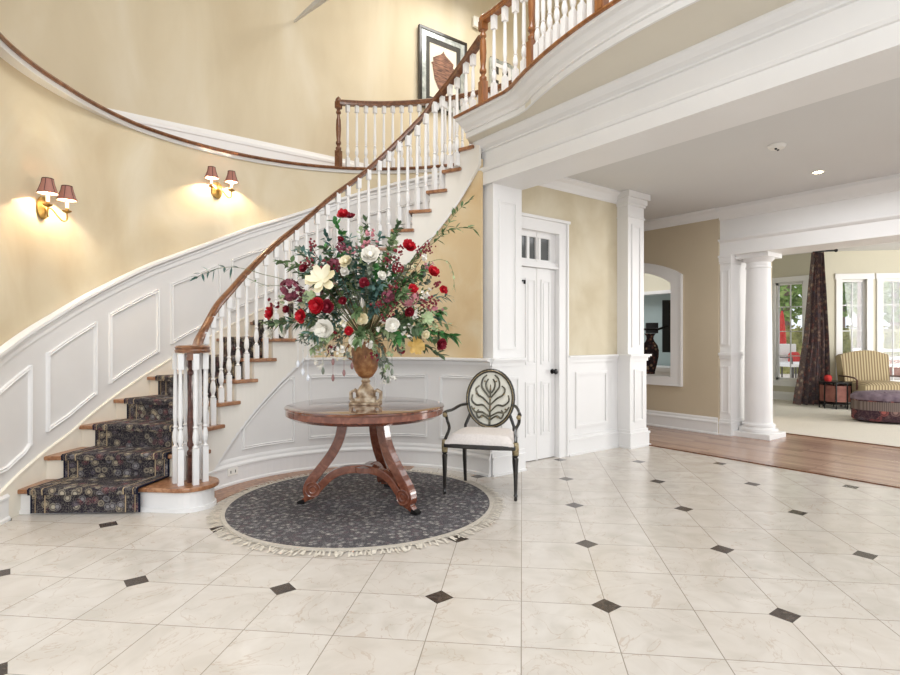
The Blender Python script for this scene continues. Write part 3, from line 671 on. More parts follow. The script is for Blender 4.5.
def window(n, p, d, w, zb, zt, rows=4, cols=2):
    t = thing('window_%d' % n, 'tall white window with small panes looking onto the garden', 'window', (p.x, p.y, zb)); t['kind'] = 'structure'
    nx = Vector((-d.y, d.x, 0)); f = MB(); c = MB(); g = MB()
    def bar(mbx, a, b, za, zb_, t0, t1):
        q = [p+d*a+nx*t0, p+d*b+nx*t0, p+d*b+nx*t1, p+d*a+nx*t1]; mbx.prism([(v.x, v.y) for v in q], za, zb_)
    cz = .10
    for a, b in ((-cz, .01), (w-.01, w+cz)): bar(c, a, b, zb-.1, zt+.1, -.03, .0)
    bar(c, -cz-.02, w+cz+.02, zt, zt+.11, -.035, 0); bar(c, -cz-.02, w+cz+.02, zb-.12, zb, -.05, 0)
    for a, b in ((0, .05), (w-.05, w)): bar(f, a, b, zb, zt, .04, .10)
    bar(f, 0, w, zb, zb+.05, .04, .10); bar(f, 0, w, zt-.05, zt, .04, .10)
    for i in range(1, cols): x = w*i/cols; bar(f, x-.009, x+.009, zb+.05, zt-.05, .05, .08)
    for i in range(1, rows): z = zb+(zt-zb)*i/rows; bar(f, .05, w-.05, z-.009, z+.009, .05, .08)
    bar(g, .05, w-.05, zb+.05, zt-.05, .062, .066)
    c.build('window_casing', M['trim'], t, world=True); f.build('window_frame', M['trim'], t, world=True); g.build('pane', M['glass'], t, world=True)
window(2, Vector((WX, 5.20, 0)), d_y, .55, .42, 2.46)
for i, s in enumerate((.35, 1.09, 1.83)): window(3+i, cw+d45*s, d45, .47, .42, 2.46)
struct(MB().sweep([(WX, 5.6, 0), (WX, 4.33, 0), tuple(cw+d45*3)], [(.0, 0), (-.02, 0), (-.02, .14), (-.008, .18), (0, .18)]).build('baseboard_family', M['trim']))
# drape
dp = thing('curtain', 'dark floral floor-length drape gathered in the corner between the far windows', 'curtain', (*W(7.05, 10.75), 0))
mb = MB(); nu, nv = 60, 30
for j in range(nv+1):
    t = j/nv; z = .02+2.93*t; hw = interp(t, [0, .15, .45, .75, 1], [.33, .29, .21, .15, .10]); cxx = interp(t, [0, .45, 1], [-.06, .02, .03])
    for i in range(nu+1):
        u = i/nu*2-1; lat = cxx+u*hw; dz = .05*sin(u*17+t*1.5)+.03*sin(u*31+2*t)
        a, b = W(lat, dz*(1.0 if t > .1 else 1.3)); mb.v.append((a, b, z))
for j in range(nv):
    for i in range(nu): o = j*(nu+1)+i; mb.f.append((o, o+1, o+nu+2, o+nu+1))
mb.build('drape', M['drape'], dp, smooth=True)
pr = [Vector((*W(x, 0), z)) for x, z in ((.0, 2.97), (.2, 2.98), (.4, 2.99))]
MB().tube(pr, .018).ball(pr[-1], .035).ball(pr[0], .05).build('rod', M['black_metal'], dp, smooth=True)
# side table (eight sided)
tp = FL(835, 408.5); tbl = thing('side_table', 'small octagonal metal side table with red panels beside the striped armchair', 'side table', (tp.x, tp.y, .01))
oc = [(.24*cos(R(22.5+45*i)), .24*sin(R(22.5+45*i))) for i in range(8)]
MB().prism([(x*1.08, y*1.08) for x, y in oc], .46, .49).build('tabletop', M['black_metal'], tbl)
mb = MB()
for i in range(8):
    a, b = oc[i], oc[(i+1) % 8]; MB()
    d = Vector((b[0]-a[0], b[1]-a[1])); c = ((a[0]+b[0])/2, (a[1]+b[1])/2); l = d.length; d.normalize()
    MB().obox(c, d, l-.03, (.13, .42), -.004, .004).build('panel', M['panel_red'], tbl, label='faded red panel')
    MB().tube([(a[0], a[1], 0), (a[0]*1.02, a[1]*1.02, .2), (a[0], a[1], .46)], .012, 6).build('leg', M['black_metal'], tbl)
mb.prism([(x*.97, y*.97) for x, y in oc], .08, .10); mb.build('shelf', M['black_metal'], tbl)
rb = P(826, 376, tp.to_2d().length if False else 10.45)
b_ = MB().lathe([(.05, 0), (.06, .03), (.065, .07), (.05, .1), (.03, .11)], n=14).build('red_pot', M['outdoor_red'], None, smooth=True)
b_.name = 'jar'; b_.location = (tp.x+.02, tp.y+.12, .50); tag(b_, 'small red jar on the octagonal side table', 'jar')
# striped armchair, faces the camera side
ap = P(876, 352, 10.15); ac = thing('armchair', 'gold striped camelback armchair behind the floral ottoman', 'armchair', (ap.x, ap.y, .01), R(-37.3+180))
def cushion(mb, x0, x1, y0, y1, z0, z1, bulge=.03, n=10):
    def g(u, v, top):
        x = x0+(x1-x0)*u; y = y0+(y1-y0)*v; e = (1-(2*u-1)**6)*(1-(2*v-1)**6)
        return (x, y, (z1+bulge*e-(1-e)*.03) if top else z0)
    vs = [g(i/n, j/n, 1) for j in range(n+1) for i in range(n+1)]+[g(i/n, j/n, 0) for j in range(n+1) for i in range(n+1)]; k = n+1; o = k*k; fs = []
    for j in range(n):
        for i in range(n): fs += [(j*k+i, j*k+i+1, (j+1)*k+i+1, (j+1)*k+i), (o+j*k+i, o+(j+1)*k+i, o+(j+1)*k+i+1, o+j*k+i+1)]
    for i in range(n):
        fs += [(i, o+i, o+i+1, i+1), (n*k+i+1, o+n*k+i+1, o+n*k+i, n*k+i), (i*k, (i+1)*k, o+(i+1)*k, o+i*k), (i*k+n, o+i*k+n, o+(i+1)*k+n, (i+1)*k+n)]
    return mb.add(vs, fs)
# local +Y is forward (towards the viewer after rotation)
mb = MB(); nn = 16
for t, y in enumerate((-.28, -.40)):
    pass
prof = [(-.45+.9*i/nn, .96+.10*(1-abs(2*i/nn-1)**2.2)+(.015 if i in (1, nn-1) else 0)) for i in range(nn+1)]
pts_f = [(x, -.28+.02*cos(x*3), z) for x, z in prof]; lo = [(x*.93, -.20, .42) for x, z in prof]
pts_b = [(x, -.42, z-.02) for x, z in prof]; lob = [(x*.93, -.36, .25) for x, z in prof]
k = nn+1; mb.add(pts_f+lo+pts_b+lob, [q for i in range(nn) for q in ((i, i+1, k+i+1, k+i), (2*k+i, 3*k+i, 3*k+i+1, 2*k+i+1), (i, 2*k+i, 2*k+i+1, i+1), (k+i, k+i+1, 3*k+i+1, 3*k+i))]+[(0, k, 3*k, 2*k), (nn, 2*k+nn, 3*k+nn, k+nn)])
mb.build('backrest', M['chair_stripe'], ac, smooth=True)
cushion(MB(), -.45, .45, -.25, .35, .34, .48).build('seat_cushion', M['chair_stripe'], ac, smooth=True)
MB().box(-.44, .44, -.34, .32, .16, .34).build('seat_base', M['chair_stripe'], ac, bevel=.01)
for s in (-1, 1):
    MB().tube([(s*.46, -.30, .58), (s*.47, -.1, .585), (s*.48, .12, .57), (s*.475, .18, .53), (s*.47, .16, .36)], .015).build('arm', M['dark_newel'], ac, smooth=True)
    for y in (-.33, .3): MB().tube([(s*.4, y, 0), (s*.41, y, .08), (s*.42, y, .17)], [.018, .028, .035]).build('leg', M['dark_newel'], ac, smooth=True)
# ottoman
op = P(898, 402, 8.6); ot = thing('ottoman', 'oval tufted ottoman in faded plum and rose floral cloth', 'ottoman', (op.x, op.y, .01), R(-37.3))
def oval(mb, prof, a=.66, b=.42, n=40):
    vs = [(r*a*cos(2*pi*k/n), r*b*sin(2*pi*k/n), z) for r, z in prof for k in range(n)]
    fs = [(i*n+k, i*n+(k+1) % n, (i+1)*n+(k+1) % n, (i+1)*n+k) for i in range(len(prof)-1) for k in range(n)]+[tuple(range(n)), tuple((len(prof)-1)*n+k for k in range(n))]
    return mb.add(vs, fs)
M['plum_cloth'] = noisy('plum_cloth', [(.3, (92, 78, 90)), (.7, (136, 120, 132))], 10, .9, bump=.3)
M['taupe_cloth'] = stripes('taupe_cloth', (96, 82, 78), (112, 98, 92), (124, 110, 104), 14)
oval(MB(), [(.97, .03), (1, .05), (1, .19)]).build('skirt', M['ottoman_floral'], ot, smooth=True)
oval(MB(), [(1, .19), (1.0, .33)]).build('side_band', M['taupe_cloth'], ot, smooth=True)
oval(MB(), [(1.0, .33), (1.03, .36), (1.02, .40), (.93, .44), (.7, .455), (.35, .46), (.02, .46)]).build('cushion', M['plum_cloth'], ot, smooth=True)
mb = MB()
for i in range(9): mb.ball((random.uniform(-.4, .4), random.uniform(-.22, .22), .458), .014, 6)
mb.build('tufting_button', M['plum_cloth'], ot)
oval(MB(), [(1.012, .325), (1.018, .335), (1.012, .345)]).build('piping', M['ottoman_floral'], ot, smooth=True)

# ------------------------------------------------------------------ garden
struct(MB().box(12.8, 60, -30, 50, .10, .20).build('ground_patio', M['patio']))
def blob_tree(name, label, c, r, h, mat, nleaf=900, trunk=True, grp=None, seed=1):
    rnd = random.Random(seed); t = thing(name, label, 'tree' if trunk else 'bush', c, 0, grp)
    mb = MB()
    for i in range(nleaf):
        a = rnd.uniform(0, 2*pi); u = rnd.uniform(-1, 1); q = rnd.uniform(.5, 1)**.5; s = sqrt(1-u*u)
        p = Vector((r*q*s*cos(a), r*q*s*sin(a), h*.62+h*.38*q*u)); w = rnd.uniform(.07, .15)*r/1.5
        e1 = Vector((rnd.uniform(-1, 1), rnd.uniform(-1, 1), rnd.uniform(-1, 1))).normalized(); e2 = e1.cross(Vector((rnd.uniform(-1, 1), .3, .4))).normalized()
        mb.add([p-e1*w, p-e2*w*.6, p+e1*w, p+e2*w*.6], [(0, 1, 2, 3)])
    mb.build('foliage', mat, t)
    if trunk: MB().tube([(0, 0, 0), (.05, 0, h*.4), (0, .05, h*.8)], [r*.10, r*.08, r*.04]).build('trunk', M['bark'], t, smooth=True)
GZ = .20
def ob(x, Z): a, b = W((x-CX)/FPX*Z, Z); return (a, b, GZ)
TL = ['leafy garden tree seen through the window left of the drape', 'leafy garden tree behind the window beyond the ottoman', 'garden tree farther back behind the round column', 'broad garden tree in the back row, behind the pinkish trunk', 'garden tree in the back row beyond the brick edging']
for i, (x, Z, r, h) in enumerate(((785, 20.5, 1.85, 7), (895, 20.5, 1.85, 7), (735, 26, 2.3, 8.5), (840, 26, 2.3, 8.5), (945, 26, 2.3, 8.5))):
    blob_tree('garden_tree', TL[i], ob(x, Z), r, h, M['garden'], 3000, True, None, i)
hd = thing('hedge', 'long low olive hedge seen through the far windows', 'hedge', ob(840, 17.6), R(-37.3)); mb = MB()
for i in range(3200):
    p = Vector((random.uniform(-3.2, 3.2), random.uniform(-.4, .4), random.uniform(0, 1.5))); e1 = Vector((random.gauss(0, 1), random.gauss(0, 1), random.gauss(0, 1))).normalized()*.05; e2 = e1.cross(Vector((.3, .5, .7))).normalized()*.04
    mb.add([p-e1, p-e2, p+e1, p+e2], [(0, 1, 2, 3)])
mb.box(-3.1, 3.1, -.3, .3, 0, 1.4); mb.build('foliage', M['hedge'], hd)
tk = MB().tube([(0, 0, 0), (.03, 0, 3), (0, .02, 7)], [.14, .12, .10], 12).build('pine_trunk', M['bark'], None, smooth=True); tk.location = ob(862, 16); tag(tk, 'bare pinkish tree trunk outside the window behind the armchair', 'tree')
um = thing('patio_umbrella', 'closed red patio umbrella outside the window left of the drape', 'umbrella', ob(782, 15.5))
MB().tube([(0, 0, 0), (0, 0, 1.95)], .02).build('pole', M['outdoor_dark'], um); MB().lathe([(.08, .75), (.11, .9), (.09, 1.3), (.045, 1.75), (.012, 1.9)], n=10).build('canopy', M['outdoor_red'], um, smooth=True)
def patio_chair(x, Z, rz, lab):
    c = thing('patio_chair', lab, 'chair', ob(x, Z), rz, 'patio chairs outside')
    cushion(MB(), -.3, .3, -.3, .3, .36, .46).build('seat', M['outdoor_white'], c, smooth=True)
    MB().box(-.3, .3, -.36, -.28, .4, .95).build('backrest', M['outdoor_white'], c, bevel=.02)
    for a in (-.28, .28):
        for b in (-.28, .28): MB().tube([(a, b, 0), (a, b, .38)], .02, 6).build('leg', M['outdoor_dark'], c)
        MB().tube([(a, -.3, .6), (a, .28, .6), (a, .28, .38)], .02, 6).build('arm', M['outdoor_dark'], c)
    return c
c1 = patio_chair(794, 14.6, R(150), 'white cushioned patio chair with a red cushion outside the window')
rc = cushion(MB(), -.13, .13, -.05, .05, 0, .24).build('cushion', M['outdoor_red'], None, smooth=True); rc.location = (c1.location.x, c1.location.y, GZ+.47); rc.rotation_euler = (0, 0, R(150)); tag(rc, 'bright red cushion propped on the white patio chair', 'cushion')
patio_chair(781, 15.2, R(200), 'white cushioned patio chair under the closed red umbrella')
fn = thing('bench', 'white slatted garden bench in front of brick edging', 'bench', ob(893, 14.5), R(-37.3))
for z in (.35, .55, .75): MB().box(-.9, .9, 0, .04, z, z+.07).build('slat', M['outdoor_white'], fn)
for x in (-.85, .85): MB().box(x-.03, x+.03, -.02, .3, 0, .85).build('leg', M['outdoor_white'], fn)
MB().box(-.9, .9, 0, .35, .38, .42).build('seat', M['outdoor_white'], fn)
bk = MB().obox(ob(890, 16)[:2], (CA, -SA), 4, (GZ-.02, GZ+.5), 0, .3).build('brick_edging', M['brick']); tag(bk, 'low red brick garden edging behind the white bench', 'edging')

# ------------------------------------------------------------------ balustrades
def baluster_mesh(h, base=.2, top=.1):
    mb = MB(); s = .0205
    mb.box(-s, s, -s, s, 0, base)
    z0 = base; z1 = h-top; H = z1-z0
    prof = [(.012, 0), (.020, .012), (.020, .02), (.012, .03), (.012, .05), (.020, .09), (.0225, .14), (.019, .2), (.012, .25), (.0185, .262), (.0185, .272), (.012, .285), (.0175, .4), (.016, .7), (.0125, 1)]
    mb.lathe([(r, z0+(q*H if q > .3 else q*min(H, .9))) for r, q in prof], n=8); mb.box(-s, s, -s, s, h-top, h); return mb
def newel_mesh(h, s=.032, n=14, ball=True):
    mb = MB(); mb.box(-s, s, -s, s, 0, .2)
    mb.lathe([(s*.7, .2), (s*1.05, .215), (s*1.05, .235), (s*.6, .25), (s*.6, .265), (s*1.0, .28), (s*1.0, .30), (s*.7, .32), (s*.85, .38), (s*1.0, .46), (s*.85, .56), (s*.55, h-.2), (s*.55, h-.17), (s*.95, h-.155), (s*.95, h-.14), (s*.6, h-.12), (s*.9, h-.1)], n=n)
    mb.box(-s, s, -s, s, h-.1, h-.02)
    if ball: mb.lathe([(s*1.1, h-.02), (s*1.2, h), (s*.9, h+.02), (s*.4, h+.035), (.002, h+.045)], n=n)
    return mb
RAILSEC = [(-.03, -.055), (.03, -.055), (.034, -.035), (.026, -.025), (.034, -.008), (.022, .004), (0, .008), (-.022, .004), (-.034, -.008), (-.026, -.025), (-.034, -.035)]
bal = thing('stair_balustrade', 'curved wooden stair handrail on white turned balusters rising from a scrolled end', 'railing', (VC.x, VC.y, RISE))
RT = [169.9, 166.8, 159.6, 152.8, 144.3, 133.9, 123.8, 111.8, 99.7, 87.4, 74.8]; RZ = [1.207, 1.313, 1.562, 1.729, 1.947, 2.2, 2.423, 2.712, 2.957, 3.237, 3.524]
ctrl = [P(191, 353, 4.17), P(196, 346, 4.38)]+[ci(t, RB, z) for t, z in zip(RT, RZ)][1:]+[P(435, 98, 5.58), P(450, 80, 5.42), P(460, 66, 5.25), P(470, 52, 5.06), P(481, 36, 4.90)]
rail = catmull(ctrl, 6)
MB().sweep([tuple(p) for p in rail], RAILSEC).build('handrail', M['rail_wood'], bal, smooth=True, world=True)
mb = MB(); sc = []
for i in range(30): t = i/29; a = R(60-430*t); r = .125*(1-.62*t); sc.append((VC.x+r*cos(a), VC.y+r*sin(a), 1.225))
mb.sweep(sc, [(x*.9, z*.9) for x, z in RAILSEC]); mb.lathe([(.05, -.05), (.055, -.02), (.045, .006), (.0, .012)], (VC.x, VC.y, 1.225), 16); mb.build('volute', M['rail_wood'], bal, smooth=True, world=True)
def put(mb, name, mat, parent, p, rz=0, sm=False):
    o = mb.build(name, mat, parent, smooth=sm); o.location = Vector(p)-parent.location; o.rotation_euler = (0, 0, rz); return o
cache = {}
def rail_z(x, y):
    b = min(rail, key=lambda q: (q.x-x)**2+(q.y-y)**2); return b.z
for i in range(6):
    a = R(-37.3+15+i*60); p = VC+Vector((.105*cos(a), .105*sin(a), RISE)); put(baluster_mesh(.985, .27, .12), 'baluster', M['trim'], bal, p)
put(newel_mesh(.985, .024, ball=False), 'newel_post', M['dark_newel'], bal, VC+Vector((.0, .0, RISE)))
def add_bal(p, zb, ztop, mat=None):
    put(baluster_mesh(ztop-zb, .23 if ztop-zb > .85 else .12), 'baluster', M['trim'], bal, (p.x, p.y, zb), 0)
for k in range(2, 16):
    for f in (.22, .70):
        t = TH[k]+(TH[k+1]-TH[k])*f; p = ci(t, RB-.012); add_bal(p, k*RISE, rail_z(p.x, p.y)-.05)
for x, Z, zb in ((450, 5.42, 16), (457, 5.34, 16)):
    p = P(x, 100, Z); add_bal(p, zb*RISE, rail_z(p.x, p.y)-.05)
for x in (466, 473):
    p = P(x, 100, 5.13 if x == 466 else 5.03); add_bal(p, Z2+.01, rail_z(p.x, p.y)-.05)
# balcony railing
bc = thing('balcony_railing', 'balcony railing with orange wooden newels and white balusters above the beam', 'railing', (3.2, 3.6, Z2))
ra = [Vector((3.165, 3.68, 4.08)), Vector((3.16, 3.45, 4.08)), Vector((3.13, 3.22, 4.08)), Vector((3.03, 2.96, 4.08)), Vector((2.94, 2.7, 4.08)), Vector((2.875, 2.4, 4.08)), Vector((2.84, 2.15, 4.08)), Vector((2.83, 1.9, 4.08)), Vector((2.83, 1.6, 4.08))]
rc_ = catmull(ra, 5)
MB().sweep([tuple(p) for p in rc_], RAILSEC).build('handrail', M['orange_wood'], bc, smooth=True, world=True)
NW = [ra[0], ra[3], Vector((2.845, 2.18, 0)), Vector((2.83, 1.6, 0))]
for p in NW: put(newel_mesh(.745, .031), 'newel_post', M['orange_wood'], bc, (p.x, p.y, Z2+.012), R(-10), True)
def along(pts, y): 
    for a, b in zip(pts, pts[1:]):
        if a.y >= y >= b.y: t = (a.y-y)/(a.y-b.y+1e-9); return a.lerp(b, t)
for y0, y1, n in ((3.68, 2.96, 4), (2.96, 2.18, 8), (2.18, 1.6, 5)):
    for i in range(n):
        y = y0+(y1-y0)*(i+1)/(n+1); p = along(rc_, y); put(baluster_mesh(.71, .13, .12), 'baluster', M['trim'], bc, (p.x, p.y, Z2+.012))
# gallery railing
ga = thing('gallery_railing', 'dark wooden gallery railing with white balusters high above the stairs against the upper wall', 'railing', (*co(103, RO+.03).xy, Z2))
GT0 = th_at(338.5, RO+.02, CO); gp = [co(GT0-i*2, RO+.02, 4.115) for i in range(29)]
MB().sweep([tuple(p) for p in gp], RAILSEC).build('handrail', M['rail_wood'], ga, smooth=True, world=True)
put(newel_mesh(.80, .032), 'newel_post', M['rail_wood'], ga, (gp[0].x, gp[0].y, Z2+.008), R(30), True)
for i in range(21):
    p = co(GT0-2.6*(i+1), RO+.02); put(baluster_mesh(.745, .12, .08), 'baluster', M['trim'], ga, (p.x, p.y, Z2+.008))

# ------------------------------------------------------------------ pictures on the upper wall
def onY(x, y, Y): 
    r = (x-CX)/FPX; Z = Y/(CA-SA*r); return P(x, y, Z)
a = onY(419.5, 25, 6.6); b = onY(467, 42, 6.6)
def picture(name, label, x0, x1, z0, z1, mats, fw, mat_w, Y=6.645):
    t = thing(name, label, 'picture', ((x0+x1)/2, Y-.03, z0)); w = (x1-x0)/2; h = z1-z0
    f = MB()
    for q in ((-w, w, 0, fw), (-w, w, h-fw, h), (-w, -w+fw, fw, h-fw), (w-fw, w, fw, h-fw)): f.box(q[0], q[1], -.02, .025, q[2], q[3])
    f.build('frame', mats[0], t, bevel=.004)
    f = MB(); e = fw
    for q in ((-w+e, w-e, e, e+mat_w), (-w+e, w-e, h-e-mat_w, h-e), (-w+e, -w+e+mat_w, e+mat_w, h-e-mat_w), (w-e-mat_w, w-e, e+mat_w, h-e-mat_w)): f.box(q[0], q[1], -.008, .02, q[2], q[3])
    f.build('inner_frame', mats[1], t)
    return t, w, h
t, w, h = picture('framed_picture', 'large black and silver framed print of a brown urn on the upper wall', a.x, b.x, 4.62, (a.z+b.z)/2, (M['black_lacquer'], M['silver_leaf']), .045, .075)
f = MB(); e = .12; m2 = .07
for q in ((-w+e, w-e, e, e+m2), (-w+e, w-e, h-e-m2, h-e), (-w+e, -w+e+m2, e+m2, h-e-m2), (w-e-m2, w-e, e+m2, h-e-m2)): f.box(q[0], q[1], .0, .02, q[2], q[3])
f.build('mat_border', M['print_dark'], t)
MB().box(-w+.1, w-.1, .006, .02, .1, h-.1).build('paper', M['print_paper'], t)
mb = MB().lathe([(.06, 0), (.07, .02), (.04, .06), (.10, .14), (.17, .26), (.20, .40), (.21, .47), (.23, .48), (.23, .50), (.19, .52), (.20, .58), (.10, .64), (.05, .67), (.02, .70), (.002, .73)], n=20)
mb.v = [(x*.95, -.002+.006*(y/.25), .22+z*.95) for x, y, z in mb.v]; mb.build('printed_urn', M['print_urn'], t, smooth=True)
a = onY(491, 57, 6.6); b = onY(513.5, 66, 6.6); lo = onY(513.5, 92, 6.6)
t, w, h = picture('framed_picture', 'smaller pale framed picture seen between the balcony balusters', a.x, b.x, lo.z-.3, (a.z+b.z)/2, (M['silver_leaf'], M['trim']), .05, .06)
MB().box(-w+.05, w-.05, .006, .02, .05, h-.05).build('backing', M['print_paper'], t)
for x in (-.17, .09):
    for z in (.16, .5): MB().box(x-.07, x+.10, -.004, .006, z, z+.24).build('print', M['print_dark'], t)
a = onY(477, 22, 6.6); o = MB().box(-.06, .06, -.03, .02, -.08, .08).build('wall_sensor', M['outlet'], None, bevel=.008); o.location = (a.x, 6.62, a.z); tag(o, 'small white wall sensor beside the large urn print', 'sensor')
# sloping ceiling beam above the stairs
mb = MB(); b0 = P(288, 27, 7.05); b1 = P(420, -70, 5.0); d = (b1-b0); sd = Vector((-d.y, d.x, 0)).normalized()*.07
mb.add([b0-sd*.05, b0+sd*.1, b1+sd, b1-sd, b0-sd*.05+Vector((0, 0, .01)), b0+sd*.1+Vector((0, 0, .01)), b1+sd+Vector((0, 0, .2)), b1-sd+Vector((0, 0, .2))], [(0, 1, 2, 3), (4, 5, 6, 7), (0, 1, 5, 4), (1, 2, 6, 5), (2, 3, 7, 6), (3, 0, 4, 7)])
struct(mb.build('trim_ceiling_beam', M['ceiling']))

# ------------------------------------------------------------------ rug, table, urn
RC = W(-.69, 4.37)
rg = thing('round_rug', 'round charcoal floral rug with a pale fringe under the table', 'rug', (RC[0], RC[1], .004))
n = 96; mb = MB(); mb.prism([(1.0*cos(2*pi*i/n), 1.0*sin(2*pi*i/n)) for i in range(n)], 0, .010); mb.build('pile', M['rug'], rg)
mb = MB(); mb.sweep([(1.013*cos(2*pi*i/n), 1.013*sin(2*pi*i/n), .0) for i in range(n)], [(-.017, 0), (.017, 0), (.014, .011), (-.014, .011)], closed=True); mb.build('edge_band', M['rug_edge'], rg)
mb = MB(); rnd = random.Random(3)
for i in range(430):
    a = 2*pi*i/430+rnd.uniform(-.004, .004); l = rnd.uniform(.065, .10); a2 = a+rnd.uniform(-.04, .04); w = .0035
    t = Vector((-sin(a), cos(a), 0)); p0 = Vector((1.025*cos(a), 1.025*sin(a), .006)); p1 = Vector(((1.025+l)*cos(a2), (1.025+l)*sin(a2), .003)); pm = (p0+p1)/2+Vector((0, 0, .008))+t*rnd.uniform(-.01, .01)
    mb.add([p0-t*w, p0+t*w, pm-t*w*1.3, pm+t*w*1.3, p1-t*w*1.8, p1+t*w*1.8], [(0, 1, 3, 2), (2, 3, 5, 4)])
fr = mb.build('fringe', M['fringe'], rg); fr['kind'] = 'stuff'
TC = W(-.65, 4.30)
tb = thing('round_table', 'round mahogany pedestal table with scrolled legs on the rug', 'table', (TC[0], TC[1], .015), R(-37.3))
MB().lathe([(.54, .70), (.585, .703), (.592, .712), (.592, .738), (.603, .742), (.607, .75), (.603, .758), (.59, .762), (.56, .764), (.002, .764)], n=72).build('tabletop', M['table_top'], tb, smooth=True)
MB().lathe([(.52, .67), (.56, .675), (.598, .70), (.598, .742), (.54, .742)], n=72).build('apron', M['table_wood'], tb, smooth=True)
def ribbon(mb, pts, w, th):            # pts in local coordinates, vertical plane direction; rectangular section
    m = len(pts); vs = []
    for i, p in enumerate(pts):
        t = (pts[min(i+1, m-1)]-pts[max(i-1, 0)]).normalized(); side = Vector((-t.y, t.x, 0))
        hd = Vector((pts[-1]-pts[0]).xy.to_3d()); hd.z = 0; hd.normalize(); side = Vector((-hd.y, hd.x, 0)); nrm = t.cross(side).normalized(); tt = th[i] if isinstance(th, list) else th
        for a, b in ((-1, -1), (1, -1), (1, 1), (-1, 1)): vs.append(p+side*w/2*a+nrm*tt/2*b)
    fs = [(4*i+k, 4*i+4+k, 4*i+4+(k+1) % 4, 4*i+(k+1) % 4) for i in range(m-1) for k in range(4)]+[(0, 1, 2, 3), (4*m-4, 4*m-1, 4*m-2, 4*m-3)]
    return mb.add(vs, fs)
for ang in (182, -35, 76):
    u = Vector((cos(R(ang)), sin(R(ang)), 0))
    def q(r, z): return Vector((u.x*r, u.y*r, z))
    leg = catmull([q(.17, .70), q(.175, .62), q(.20, .50), q(.26, .38), q(.35, .26), q(.42, .17), q(.44, .10), q(.41, .055)], 6)
    lg = ribbon(MB(), leg, .070, [.074]*len(leg)).build('leg', M['table_wood'], tb, bevel=.006)
    sc = MB(); s_ = Vector((-u.y, u.x, 0)); c_ = q(.40, .115)
    for sg in (-1, 1):
        ring = [c_+s_*sg*.038+u*(.055*cos(2*pi*i/20))+Vector((0, 0, .055*sin(2*pi*i/20))) for i in range(21)]; sc.tube(ring, .007, 6); ring = [c_+s_*sg*.038+u*(.028*cos(2*pi*i/14))+Vector((0, 0, .028*sin(2*pi*i/14))) for i in range(15)]; sc.tube(ring, .006, 6)
    vs = []
    for sg in (-1, 1): vs += [c_+s_*sg*.036+u*(.058*cos(2*pi*i/20))+Vector((0, 0, .058*sin(2*pi*i/20))) for i in range(20)]
    sc.add(vs, [tuple(range(20)), tuple(range(39, 19, -1))]+[(i, (i+1) % 20, 20+(i+1) % 20, 20+i) for i in range(20)])
    sc.build('scroll', M['table_wood'], lg, smooth=True)
    ft = MB(); ribbon(ft, catmull([q(.40, .07), q(.45, .045), q(.485, .02)], 4), .05, [.05, .048, .045, .042, .04, .036, .03, .026, .02]); ft.build('foot', M['table_wood'], lg)
    tc = MB(); ribbon(tc, [q(.465, .022), q(.495, .018), q(.52, .012)], .052, [.034, .03, .016]); tc.build('toe_cap', M['black_metal'], lg, label='dark metal toe cap')
    ar = catmull([q(.40, .08), q(.34, .14), q(.26, .215), q(.17, .255), q(.08, .265), q(.0, .265)], 6)
    ribbon(MB(), ar, .055, .06).build('stretcher', M['table_wood'], tb, bevel=.005)
MB().lathe([(.05, .24), (.085, .245), (.085, .285), (.03, .292)], n=24).build('centre_boss', M['table_wood'], tb, smooth=True)
MB().lathe([(.05, .64), (.24, .65), (.25, .67), (.25, .70), (.05, .70)], n=32).build('block', M['table_wood'], tb, smooth=True)
TT = .015+.764
ur = thing('flower_urn', 'brown antique-style urn on a small gilt pedestal in the middle of the table', 'urn', (TC[0], TC[1], TT), R(-37.3))
MB().box(-.115, .115, -.10, .10, 0, .018).box(-.075, .075, -.07, .07, .018, .055).build('plinth', M['urn_foot'], ur, bevel=.004)
for s in (-1, 1): 
    MB().tube([(s*.085, -.02, .018), (s*.115, -.02, .04), (s*.115, -.02, .09), (s*.085, -.02, .108), (s*.065, -.02, .09)], .011).tube([(s*.085, .03, .018), (s*.115, .03, .04), (s*.115, .03, .09), (s*.085, .03, .108), (s*.065, .03, .09)], .011).build('bracket', M['urn_foot'], ur, smooth=True)
MB().lathe([(.072, .055), (.078, .07), (.07, .10), (.05, .13), (.034, .15), (.028, .165), (.038, .175), (.026, .19), (.03, .20)], n=24).build('pedestal', M['urn_foot'], ur, smooth=True)
MB().lathe([(.03, .20), (.055, .215), (.085, .26), (.102, .32), (.11, .40), (.108, .45), (.098, .475), (.118, .49), (.12, .50), (.10, .50), (.09, .47)], n=32).build('body', M['urn'], ur, smooth=True)
for s in (-1, 1): MB().tube([(s*.10, 0, .34), (s*.14, 0, .36), (s*.15, 0, .42), (s*.125, 0, .465), (s*.10, 0, .46)], .009).build('handle', M['urn'], ur, smooth=True)

